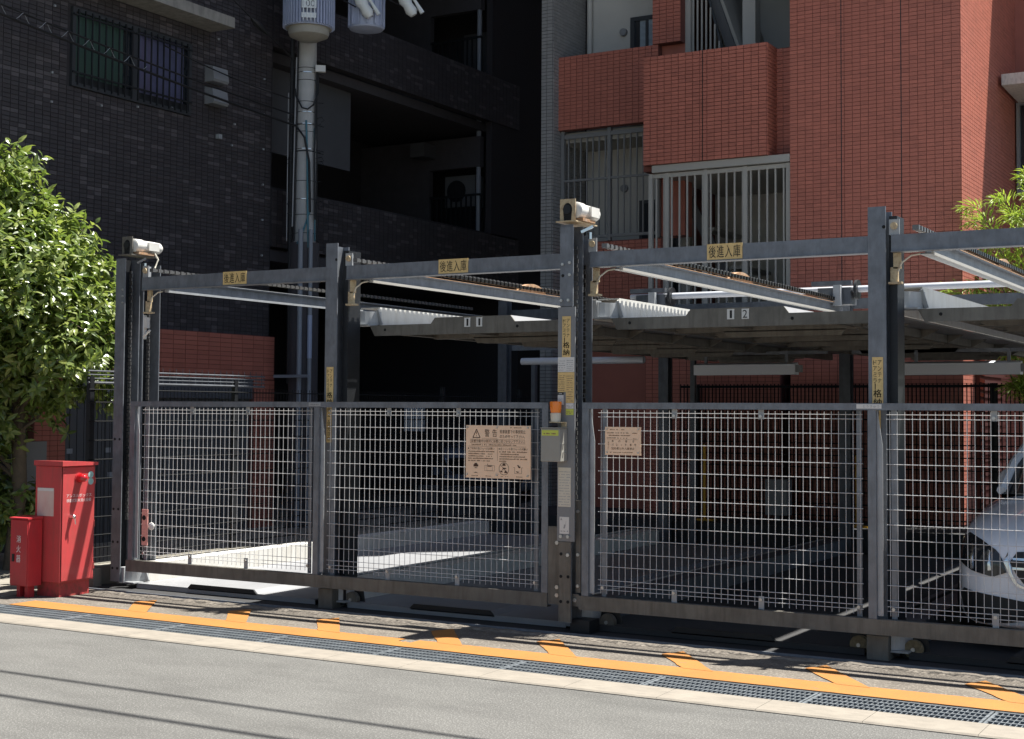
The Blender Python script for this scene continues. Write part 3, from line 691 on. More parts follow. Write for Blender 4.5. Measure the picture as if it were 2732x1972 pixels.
for z in (1.055, .995): b.cyl((X1+.0102, Y0+.325, z), (X1+.0125, Y0+.325, z), .03, 18)
b.build('seal_sticker', 'aqua', door)
for z in (.25, .62, 1.0): MB().cyl((X1+.008, Y1-.006, z-.03), (X1+.008, Y1-.006, z+.03), .008, 8).build('hinge', 'red_plinth', fc)
for a_ in ((Y0+.006, Y0+.0105, .135, 1.13), (Y1-.0065, Y1-.003, .135, 1.13)): box('door_seam', 'hole', fc, X1+.0006, X1+.0016, *a_)
hd = MB(); hd.lathe([(.022, 0), (.022, .015), (.016, .03), (.018, .045), (.008, .055)], (X1+.0102, Y0+.105, .695), 16, 'x').build('lock', 'chrome', fc, True)
MB().tube([(X1+.05, Y0+.115, .69), (X1+.053, Y0+.12, .63)], .005, 6).build('key', 'chrome', fc)
pp = box('notice', 'faded_paper', fc, X0+.03, X0+.235, Y0-.0035, Y0-.001, .70, .945)
box('notice_heading', 'paper', pp, X0+.035, X0+.23, Y0-.0052, Y0-.0042, .918, .942)
MB().tube([(-10.0, -.684, .15), (-10.0, -.684, .72)], .004, 6).build('hinge', 'red_box_small', fc)
fe = thing('extinguisher_box', 'small red fire extinguisher box with white characters left of the cabinet', 'extinguisher box', (-10, -.75, .1))
box('body', 'red_box_small', fe, -10.12, -9.90, -.84, -.69, .10, .675, bevel=.003)
MB().prism([(-.855, .678), (-.689, .678), (-.689, .70), (-.855, .69)], 'x', -10.125, -9.893).build('lid', 'red_box_small', fe)
fd = box('door', 'red_box_small', fe, -10.112, -9.905, -.849, -.8415, .115, .668)
b = MB()
for k, c in enumerate('消火器'): b.text(c, (-10.035, -.8505, .475-k*.085), u, v, .052, .062)
b.build('lettering', 'white_ink', fd)
box('latch', 'trim_black', fe, -10.085, -10.06, -.858, -.850, .31, .375)
box('leg', 'red_box_small', fe, -10.08, -10.04, -.8, -.73, 0, .099); box('leg', 'red_box_small', fe, -9.98, -9.94, -.8, -.73, 0, .099)

# ------------------------------------------------------------ black mesh fence on a concrete base
fn = thing('mesh_fence', 'black mesh fence with spiked top running back from the red cabinets', 'fence', (-10.25, 5, 0))
box('concrete_base', 'concrete', fn, -10.36, -10.13, .12, 8.4, -.02, .172, bevel=.012)
box('end_block', 'concrete', fn, -10.34, -10.02, .02, .118, -.02, .165, bevel=.01)
for k in range(166):
    piece('fv', 'fence_wire', 'fence_black', fn, (-10.24, .14+k*.05, .2), lambda b: b.tube([(0, 0, 0), (0, 0, 1.66)], .004, 4))
for z in (.24, .33, .45, .62, .80, .98, 1.16, 1.34, 1.52, 1.70, 1.82):
    piece('fh', 'fence_rail', 'fence_black', fn, (-10.234, .12, z), lambda b: b.tube([(0, 0, 0), (0, 8.3, 0)], .0055, 4))
for k in range(5):
    piece('fp', 'fence_post', 'black_steel', fn, (-10.26, .16+k*2.0, .165), lambda b: b.box(-.025, .025, -.025, .025, 0, 1.78))
for z, r in ((1.885, .013), (1.925, .007), (1.96, .007), (1.995, .01)): MB().tube([(-10.25, .12, z), (-10.25, 2.62, z)], r, 6).build('spike_rail', 'galv_dark', fn)
for k in range(27):
    piece('spk', 'spike', 'galv_dark', fn, (-10.25, .16+k*.093, 1.88), lambda b: b.tube([(0, 0, 0), (0, 0, .165)], [.005, .0025], 5))
# low brick side wall seen through the left gate
bw = thing('low_block_wall', 'low shaded block wall along the left side behind the ground pallets', 'wall', (-10.6, 9, 0))
box('core', 'dim_wall', bw, -12.2, -10.5, 8.45, 8.6, 0, .5)
SHARED.pop('blk', None)
for r in range(3):
    for c in range(5):
        piece('blk', 'block', 'dim_wall', bw, (-12.15+c*.33+(.1 if r % 2 else 0), 8.44, .02+r*.16), lambda b: b.box(0, .32, 0, .02, 0, .15))

# ------------------------------------------------------------ dark apartment building (facade towards +X)
XD = -13.2
db = thing('dark_apartment_building', 'dark brown tiled apartment building with barred window on the left', 'building', (-16, 6, 0))
wl = MB(); wl.box(-24, XD, -12, 6.15, 0, 30)
wl.box(-24, -16, 6.15, 13.1, 3.9, 30); wl.box(-24, XD, 13.1, 22, 0, 30); wl.box(-24, XD, 6.15, 13.1, 9.75, 30)
wl.box(-24, -18, 6.15, 13.1, 0, 3.9); wl.box(XD-.12, XD, 12.13, 13.1, 3.9, 9.75)
wall = wl.build('wall', 'dark_joint', db)
box('soffit', 'dark_wall', db, -16, XD-.02, 6.15, 13.1, 3.75, 3.9)
def pz(zt, zb): return box('parapet', 'dark_joint', db, XD-.15, XD, 6.152, 13.098, zb, zt)
p1 = pz(7.65, 6.82); p2 = pz(4.80, 3.95)
for z in (6.6, 3.75): box('balcony_slab', 'dark_wall', db, -16, XD-.151, 6.152, 13.098, z+.05, z+.2)
# inside of the balconies
for z in (3.95, 6.8):
    box('partition', 'dark_panel', db, -13.62, -13.58, 6.3, 8.48, z+1.45, z+2.75)
    ew = MB(); ew.box(-16, -14.45, 12.0, 12.12, z, z+2.6); ew.box(-14.45, XD-.16, 12.0, 12.12, z+2.05, z+2.6); ew.build('end_wall', 'dark_wall', db)
    rl = MB(); rl.bar((-14.45, 12.02, z+1.55), (XD-.16, 12.02, z+1.55), .04, .04); rb = rl.build('balcony_rail', 'black_steel', db)
    for k in range(11): piece('brail', 'bar', 'black_steel', rb, (-14.4+k*.105, 12.02, z+.8), lambda b: b.box(-.012, .012, -.012, .012, 0, .74))
    box('inner_window', 'dark_panel', db, -14.3, XD-.2, 12.9, 12.95, z+.6, z+1.9)
ac = thing('air_conditioner', 'pale air conditioner unit on the shaded balcony of the dark building', 'air conditioner', (-13.95, 12.4, 5.3))
ca = box('case', 'dim_case', ac, -14.3, -13.65, 12.3, 12.6, 5.35, 5.92); MB().lathe([(.01, 0), (.2, 0), (.2, -.015), (.01, -.015)], (-14.05, 12.298, 5.64), 20, 'y').build('fan_grille', 'black_steel', ac, True)
box('stand', 'black_steel', ac, -14.25, -13.7, 12.35, 12.55, 3.96, 5.349)
MB().tube([(XD-.22, 12.05, 3.96), (XD-.22, 12.05, 9.7)], .045, 10).build('drain_pipe', 'conduit', db, True)
box('duct', 'dark_panel', db, -14.6, -14.3, 11.6, 11.98, 6.2, 6.45)
# opening of the barred window, cut as a skipped tile area with a recessed frame
WY0, WY1, WZ0, WZ1 = 2.46, 4.48, 5.50, 6.46
wd = MB(); t = .05; XF = XD+.016
for a in ((WY0, WY1, WZ0, WZ0+t), (WY0, WY1, WZ1-t, WZ1), (WY0, WY0+t, WZ0+t, WZ1-t), (WY1-t, WY1, WZ0+t, WZ1-t), (3.44, 3.52, WZ0+t, WZ1-t)): wd.box(XD+.001, XF+.03, a[0], a[1], a[2], a[3])
wn = wd.build('window', 'window_frame', db)
box('pane', 'curtain_green', wn, XD+.002, XD+.008, WY0+t, 3.30, WZ0+.12, WZ1-t); box('pane', 'glass', wn, XD+.002, XD+.007, 3.3, 3.44, WZ0+.12, WZ1-t)
box('pane', 'curtain_blue', wn, XD+.002, XD+.008, 3.52, 4.36, WZ0+.12, WZ1-t); box('pane', 'glass', wn, XD+.002, XD+.007, 4.36, WY1-t, WZ0+.12, WZ1-t)
box('lower_panel', 'black_steel', wn, XD+.002, XD+.02, WY0+t, WY1-t, WZ0+t, WZ0+.14)
for k in range(18): piece('wbar', 'bar', 'black_steel', wn, (XD+.055, WY0+.08+k*.109, WZ0+.02), lambda b: b.box(-.008, .008, -.009, .009, 0, .92))
for z in (WZ0+.16, WZ1-.1): box('bar_rail', 'black_steel', wn, XD+.045, XD+.066, WY0, WY1, z, z+.02)
MB().prism([(3.0-1.4, 6.72), (4.88, 6.72), (4.88, 6.86), (3.0-1.4, 6.86)], 'x', XD+.001, XD+.42).build('window_awning', 'awning', db)
for z in (6.02, 5.72):
    MB().prism([(XD+.001, z), (XD+.16, z), (XD+.18, z+.03), (XD+.15, z+.2), (XD+.001, z+.24)], 'y', 4.76, 5.05).build('vent_hood', 'vent', db)
for (yy, zz) in [(2.2, 6.4), (2.18, 5.6), (2.18, 5.25), (2.95, 5.35), (3.55, 5.45), (4.15, 5.55), (5.0, 6.65), (5.95, 6.3), (5.95, 5.8), (5.95, 5.3), (5.95, 4.8), (5.95, 4.3), (5.95, 3.8), (5.35, 5.55), (5.3, 5.25)]:
    piece('stud', 'wall_stud', 'galv_light', db, (XD+.012, yy, zz), lambda b: b.box(0, .02, -.012, .012, -.012, .012))
piece('stud2', 'lamp_bracket', 'galv_light', db, (XD+.012, 5.02, 5.32), lambda b: b.box(0, .06, -.03, .03, -.03, .03))
ts = TileSet(wall, ['dark_tile0', 'dark_tile1', 'dark_tile2'], 300, .13)
def wskip(a, z0, c, z1):
    ya, yb, za, zb = .9+a, .9+c, 2.66+z0, 2.66+z1
    return (yb > WY0 and ya < WY1 and zb > WZ0 and za < WZ1) or (yb > 1.6 and ya < 4.9 and zb > 6.71 and za < 6.87)
ts.field((XD, .9, 2.66), (0, 1, 0), (1, 0, 0), 45, 110, .116, .0525, skip=wskip)
ts.build()
for pr_, zb in ((p1, 6.82), (p2, 3.95)):
    t2 = TileSet(pr_, ['dark_tile0', 'dark_tile1', 'dark_tile2'], 0, .12); t2.field((XD, 6.16, zb), (0, 1, 0), (1, 0, 0), 59, 15, .1175, .055); t2.build()
# red tiled portal with shutter at the foot of the dark building
XP = XD+.10
pt = MB(); pt.box(XD+.001, XP, -1.0, 6.16, 2.05, 2.66); pt.box(XD+.001, XP, 1.95, 2.42, 0, 2.05); pt.box(XD+.001, XP, 5.72, 6.16, 0, 2.05)
po = pt.build('portal', 'red_joint', db)
tp = TileSet(po, ['red_tile0', 'red_tile1', 'red_tile2'], 110)
tp.field((XP, -.9, 2.055), (0, 1, 0), (1, 0, 0), 32, 10, .22, .060, th=.008); tp.field((XP, 1.955, 0), (0, 1, 0), (1, 0, 0), 4, 34, .115, .060, th=.008); tp.field((XP, 5.725, 0), (0, 1, 0), (1, 0, 0), 4, 34, .108, .060, th=.008); tp.build()
sh = box('shutter', 'dim_wall', db, XD+.001, XD+.02, 2.42, 5.72, 0, 2.05)
for k in range(30): piece('slat', 'slat', 'dim_wall', sh, (XD+.02, 2.44+k*.11, .0), lambda b: b.box(0, .012, 0, .095, 0, 2.04))
box('shutter_box', 'dark_panel', db, XD+.034, XD+.09, 2.42, 5.72, 1.78, 2.04)
for yy, zz in ((2.5, 1.1), (3.1, 1.1), (2.55, .8), (3.15, .8)): piece('ctag', 'shutter_tag', 'galv_light', sh, (XD+.034, yy, zz), lambda b: b.box(0, .004, 0, .09, 0, .06))
for zz, wv in ((2.0, .3), (1.93, .24), (1.86, .22)): box('meter_label', 'galv_light', sh, XP-.008, XP-.004, 3.05, 3.05+wv, zz-.08, zz-.07)
gp = thing('grey_board', 'blank grey board on a stand under the leafy tree at the left edge', 'board', (-12.3, 1.2, 0))
box('panel', 'vent', gp, -12.3, -12.27, .95, 1.42, .75, 1.28); box('leg', 'black_steel', gp, -12.31, -12.301, 1.0, 1.04, 0, 1.25); box('leg', 'black_steel', gp, -12.31, -12.301, 1.33, 1.37, 0, 1.25)

# ------------------------------------------------------------ red apartment building
rb_ = thing('red_apartment_building', 'red tiled apartment building with balconies behind the parking machine', 'building', (-6, 11, 0))
YF = 8.0; XR = -3.99; XL = -6.15
mw = MB(); mw.box(XL, XR, YF, 30, 0, 38); mw.box(-10.09, XL, 10.6, 30, 0, 38); mw.box(-9.9, XL, 8.72, 10.6, 9.62, 38)
mwall = mw.build('wall', 'red_joint', rb_)
wi = MB(); wi.box(XR, -2.45, 11.32, 16, 0, 9.5); wi.box(XR, 4.5, 11.32, 16, 9.5, 13); wing = wi.build('wing', 'red_tile1', rb_)
tr = TileSet(mwall, ['red_tile0', 'red_tile1', 'red_tile2'], 120)
tr.field((XL, YF, .3), (1, 0, 0), (0, -1, 0), 21, 186, .10285, .05, gap=.006, th=.008); tr.field((XR, YF, .3), (0, 1, 0), (1, 0, 0), 33, 186, .10061, .05, gap=.006, th=.008); tr.build()
for x in (-5.47, -4.71): box('expansion_joint', 'dark_joint', mwall, x-.006, x+.006, YF-.0095, YF-.0005, .3, 9.6)
bq = MB(); BX0, BX1, BZ0, BZ1 = -8.21, -6.45, 4.97, 6.45
bq.box(BX0, BX1, 7.95, 8.08, BZ0, BZ1); bq.box(BX1-.13, BX1, 8.08, 8.31, BZ0, BZ1); bq.box(BX1, XL-.002, 8.31, 8.42, BZ0+.02, BZ1-.01); bq.box(BX0-.06, BX0+.07, 8.08, 8.7, BZ0-.06, BZ1-.2)
bal = bq.build('balcony', 'red_joint', rb_)
tb = TileSet(bal, ['red_tile0', 'red_tile1', 'red_tile2'], 130)
tb.field((BX0, 7.95, BZ0), (1, 0, 0), (0, -1, 0), 17, 29, .1035, .051, gap=.008); tb.field((BX1, 7.95, BZ0), (0, 1, 0), (1, 0, 0), 3, 29, .12, .051); tb.field((BX1, 8.31, BZ0+.02), (1, 0, 0), (0, -1, 0), 3, 28, .0985, .0515, th=.008); tb.build()
box('expansion_joint', 'hole', bal, -7.345, -7.335, 7.934, 7.94, BZ0, BZ1)
box('balcony_floor', 'cage_paint', rb_, -8.1, XL-.002, 7.98, 10.6, BZ0-.1, BZ0-.005)
lbal = box('recessed_balcony', 'red_joint', rb_, -9.9, -8.30, 8.62, 8.74, 5.72, 6.80); lbal2 = box('recessed_balcony', 'red_joint', rb_, -9.9, -8.27, 8.72, 8.84, 2.6, 4.08)
tl = TileSet(lbal, ['red_tile1', 'red_tile0', 'red_tile1'], 40)
tl.field((-9.9, 8.62, 5.72), (1, 0, 0), (0, -1, 0), 16, 21, .1, .0514); tl.build()
tl = TileSet(lbal2, ['red_tile1', 'red_tile0', 'red_tile1'], 20); tl.field((-9.9, 8.72, 2.6), (1, 0, 0), (0, -1, 0), 16, 28, .1, .0525); tl.build()
pil = box('pillar', 'red_joint', rb_, -8.38, -7.95, 8.6, 9.0, 6.801, 9.61)
tl = TileSet(pil, ['red_tile1', 'red_tile0', 'red_tile1'], 10); tl.field((-8.38, 8.6, 6.801), (1, 0, 0), (0, -1, 0), 4, 54, .1075, .052); tl.build()
box('pillar_base', 'red_tile1', rb_, -8.38, -7.95, 8.75, 9.0, 4.1, 6.80)
gc = box('grey_column', 'grey_joint', rb_, -10.09, -9.905, 8.45, 9.45, 0, 38)
tg = TileSet(gc, ['grey_tile0', 'grey_tile1', 'grey_tile2'], 60); tg.field((-10.09, 8.45, 0), (1, 0, 0), (0, -1, 0), 2, 190, .0925, .0505, gap=.009); tg.field((-9.905, 8.45, 0), (0, 1, 0), (1, 0, 0), 10, 190, .1, .0505, gap=.009); tg.build()
cw = MB(); cw.box(-9.9, -8.2, 9.5, 9.6, 0, 9.6); cw.box(-8.2, XL, 10.45, 10.59, 0, 9.6); cw.build('rear_wall', 'cream_wall', rb_)
for z in (2.62, 5.55, 8.85): box('floor_slab', 'beige_wall', rb_, -9.9, -8.2, 8.75, 9.499, z, z+.15)
for z in (2.1, 8.2): box('landing', 'beige_wall', rb_, -8.19, XL-.005, 9.6, 10.44, z, z+.15)
w_ = MB()
for a in ((-9.15, -8.3, 7.44, 7.5), (-9.15, -9.08, 5.9, 7.44), (-8.9, -8.86, 5.9, 7.44)): w_.box(a[0], a[1], 9.46, 9.498, a[2], a[3])
wo = w_.build('window', 'window_frame', rb_); box('pane', 'curtain_pale', wo, -9.0, -8.3, 9.485, 9.497, 5.9, 7.44); box('pane', 'glass', wo, -9.08, -9.0, 9.48, 9.497, 5.9, 7.44)
MB().lathe([(.0, 0), (.06, 0), (.055, -.05), (.0, -.055)], (-9.27, 9.499, 7.3), 16, 'y').build('wall_vent', 'vent', rb_, True)
MB().tube([(-9.82, 9.44, 5.7), (-9.82, 9.44, 8.85)], .04, 10).build('drain_pipe', 'cream_wall', rb_, True)
w_ = box('window', 'window_frame', rb_, -9.0, -8.35, 9.47, 9.499, 3.35, 4.75); box('pane', 'glass', w_, -8.95, -8.4, 9.46, 9.469, 3.4, 4.7)
MB().lathe([(.0, 0), (.06, 0), (.055, -.05), (.0, -.055)], (-9.25, 9.499, 4.95), 16, 'y').build('wall_vent', 'vent', rb_, True)
# stair well: white column, flight, balusters
box('stair_column', 'cream_wall', rb_, -7.27, -7.08, 9.2, 9.4, 5.0, 9.61)
box('stair_side_wall', 'dim_wall', rb_, XL-.12, XL-.002, 8.45, 10.44, 0, 9.6)
box('newel', 'cage_paint', rb_, -7.95+.002, -7.87, 8.75, 8.83, 6.4, 9.6)
st = MB(); st.prism([(-8.0, 8.7), (-7.25, 6.6), (-7.25, 6.2), (-8.0, 8.3)], 'y', 9.0, 9.04); st.build('stair_string', 'dim_wall', rb_)
MB().prism([(-7.9, 8.55), (-6.9, 5.75), (-6.9, 5.6), (-7.9, 8.35)], 'y', 9.05, 10.4).build('stair_flight', 'beige_wall', rb_)
bs = MB(); bs.bar((-7.84, 8.86, 8.2), (-7.40, 8.86, 6.55), .03, .03); bs_ = bs.build('stair_rail', 'window_frame', rb_)
for k in range(8):
    x = -7.85+k*.065; h = 8.25-(x+7.85)*3.75-5.6
    MB().box(x-.011, x+.011, 8.80, 8.82, 5.6, 5.6+h).build('baluster', 'cage_paint', bs_)
for k in range(7): box('stair_tread', 'beige_wall', rb_, -7.9+k*.22, -7.7+k*.22, 9.2, 10.3, 4.2-k*.28, 4.25-k*.28)
MB().prism([(-8.0, 4.7), (-6.7, 2.2), (-6.7, 1.9), (-8.0, 4.4)], 'y', 9.1, 9.14).build('stair_string', 'dim_wall', rb_)
# steel cage below the balcony
cg = MB()
for x in (-8.14, -7.9, -7.335, -6.775, -6.185): cg.box(x-.027, x+.027, 8.02, 8.08, 2.45, 4.86)
cg.box(-8.17, -6.16, 8.03, 8.07, 4.80, 4.855); cg.box(-8.17, -6.16, 8.03, 8.07, 2.45, 2.50)
cage = cg.build('stair_cage', 'cage_paint', rb_)
x = -8.06
while x < -6.24:
    if min(abs(x-c) for c in (-7.9, -7.335, -6.775)) > .04: piece('cbar', 'bar', 'cage_paint', cage, (x, 8.05, 2.46), lambda b: b.box(-.0105, .0105, -.0105, .0105, 0, 2.35))
    x += .113
for k in range(3): piece('cbar', 'bar', 'cage_paint', cage, (-6.28, 8.14+k*.09, 2.46), None)
lg = MB()
for x in (-9.86, -9.1, -8.33): lg.box(x-.026, x+.026, 8.67, 8.73, 4.081, 5.715)
lg.box(-9.88, -8.31, 8.68, 8.72, 5.60, 5.66); lg.box(-9.88, -8.31, 8.68, 8.72, 4.97, 5.0); lg.box(-9.88, -8.31, 8.68, 8.72, 4.13, 4.17)
lgr = lg.build('grille', 'grille_paint', rb_)
x = -9.77
while x < -8.36:
    if abs(x+9.1) > .04: piece('gbar', 'bar', 'grille_paint', lgr, (x, 8.7, 4.14), lambda b: b.box(-.0095, .0095, -.0095, .0095, 0, 1.52))
    x += .1
# wing window with canopy
cn = MB(); cn.prism([(10.1, 6.04), (10.1, 6.19), (11.319, 6.25), (11.319, 6.02)], 'x', -3.93, -2.3); cn.build('canopy', 'canopy', rb_)
wf = MB()
for a in ((-3.96, -2.6, 4.72, 4.78), (-3.96, -2.6, 5.99, 6.02), (-3.96, -3.915, 4.78, 5.99), (-3.60, -3.55, 4.78, 5.99)): wf.box(a[0], a[1], 11.22, 11.318, a[2], a[3])
wo = wf.build('window', 'vent', rb_); box('pane', 'glass', wo, -3.915, -3.6, 11.29, 11.317, 4.78, 5.99); box('pane', 'glass', wo, -3.55, -2.6, 11.29, 11.317, 4.78, 5.99)
# lower part behind the parking machine
box('base_wall', 'red_tile1', rb_, -10.09, -8.2, 8.86, 9.4, 0, 2.6); bwl = box('base_wall', 'red_joint', rb_, -8.198, XL-.13, 8.0, 9.0, 0, 2.44); tl = TileSet(bwl, ['red_tile1', 'red_tile0', 'red_tile1'], 0); tl.field((-8.19, 8.0, .3), (1, 0, 0), (0, -1, 0), 19, 42, .1, .051); tl.build()
lv = box('louvre_screen', 'red_joint', rb_, XR+.009, XR+.06, 8.65, 9.9, .3, 3.35)
for k in range(34): piece('lou', 'slat', 'red_tile2', lv, (XR+.061, 8.65, .36+k*.088), lambda b: b.hexa([(0, 0, 0), (.06, 0, -.02), (.06, 1.25, -.02), (0, 1.25, 0), (0, 0, .045), (.06, 0, .02), (.06, 1.25, .02), (0, 1.25, .045)]))
rf = thing('rear_mesh_fence', 'dark mesh fence in front of the red building behind the pallets', 'fence', (-5, 7.8, .28))
for k in range(120): piece('rfv', 'fence_wire', 'fence_black', rf, (-7.6+k*.05, 7.82, .28), lambda b: b.box(-.006, .006, -.005, .005, 0, 1.72))
for z in (.35, .5, .65, .8, .95, 1.1, 1.25, 1.4, 1.55, 1.7, 1.95): box('fence_rail', 'fence_black', rf, -7.6, -1.6, 7.80, 7.812, z, z+(.03 if z > 1.9 else .014))
for x in (-7.4, -5.4, -4.9, -3.6): box('fence_post', 'black_steel', rf, x-.04, x+.04, 7.84, 7.9, .28, 2.0)

# ------------------------------------------------------------ lamps, boxes, yellow poles inside
for x0, x1, y, z, lab, lit in ((-6.17, -5.02, 5.0, 2.06, 'shaded fluorescent lamp case hanging under pallet 12', 0), (-3.72, -2.62, 4.4, 2.03, 'sunlit fluorescent lamp case hanging at the right edge', 1)):
    l = thing('lamp_case', lab, 'lamp', ((x0+x1)/2, y, z), 'fluorescent lamps under the pallets')
    MB().prism([(y-.06, z-.02), (y+.07, z-.02), (y+.07, z+.075), (y+.03, z+.11), (y-.06, z+.09)], 'x', x0, x1).build('case', 'lamp_case', l)
    box('end_cap', 'vent', l, x1+.001, x1+.05, y-.04, y+.05, z+.005, z+.08)
    box('hanger', 'galv', l, x0+.1, x0+.13, y+.0, y+.02, z+.095, z+.22); box('hanger', 'galv', l, x1-.13, x1-.1, y, y+.02, z+.095, z+.22)
    box('cable_channel', 'galv', l, x0-.55, x1+.3, y+.1, y+.14, z+.20, z+.235)
for x, yy, h, lab in ((-5.05, 7.2, .85, 'yellow pole on a sunlit base right behind the ground pallets'), (-7.0, 7.2, .95, 'shaded yellow pole behind the ground pallets near the notice board')):
    yp = thing('yellow_pole', lab, 'pole', (x, yy, .28), 'yellow poles at the back')
    MB().cyl((x, yy, .30), (x, yy, .28+h), .017, 10).build('shaft', 'yellow_pole', yp, True)
    box('base_plate', 'yellow_pole', yp, x-.14, x+.14, yy-.07, yy+.07, .281, .30)
tag(MB().box(-4.88, -4.6, 7.3, 7.5, .281, .52).box(-4.76, -4.73, 7.29, 7.299, .33, .45).build('carton', 'beige_part'), 'brown carton beside the yellow pole on the rear ledge', 'carton')
jb = thing('meter_box', 'pale grey meter box standing on the rear ledge behind the right gate', 'meter box', (-6.16, 7.55, .28)); box('case', 'vent', jb, -6.31, -6.03, 7.5, 7.7, .36, .80); box('stand', 'galv_dark', jb, -6.2, -6.14, 7.55, 7.6, .28, .36); box('dial', 'dark_panel', jb, -6.29, -6.25, 7.497, 7.4995, .72, .77)
lvn = thing('louvre_panel', 'white slatted panel above the top rail of the left gate', 'panel', (-12.2, 8.4, 1.3))
box('post', 'black_steel', lvn, -12.27, -12.23, 8.431, 8.46, 0, 1.7); bk = box('backing', 'vent', lvn, -12.43, -12.07, 8.40, 8.43, 1.32, 1.70)
for k in range(9): piece('lvs', 'slat', 'paper', lvn, (-12.42+k*.04, 8.395, 1.32), lambda b: b.box(0, .026, -.012, .004, 0, .36))

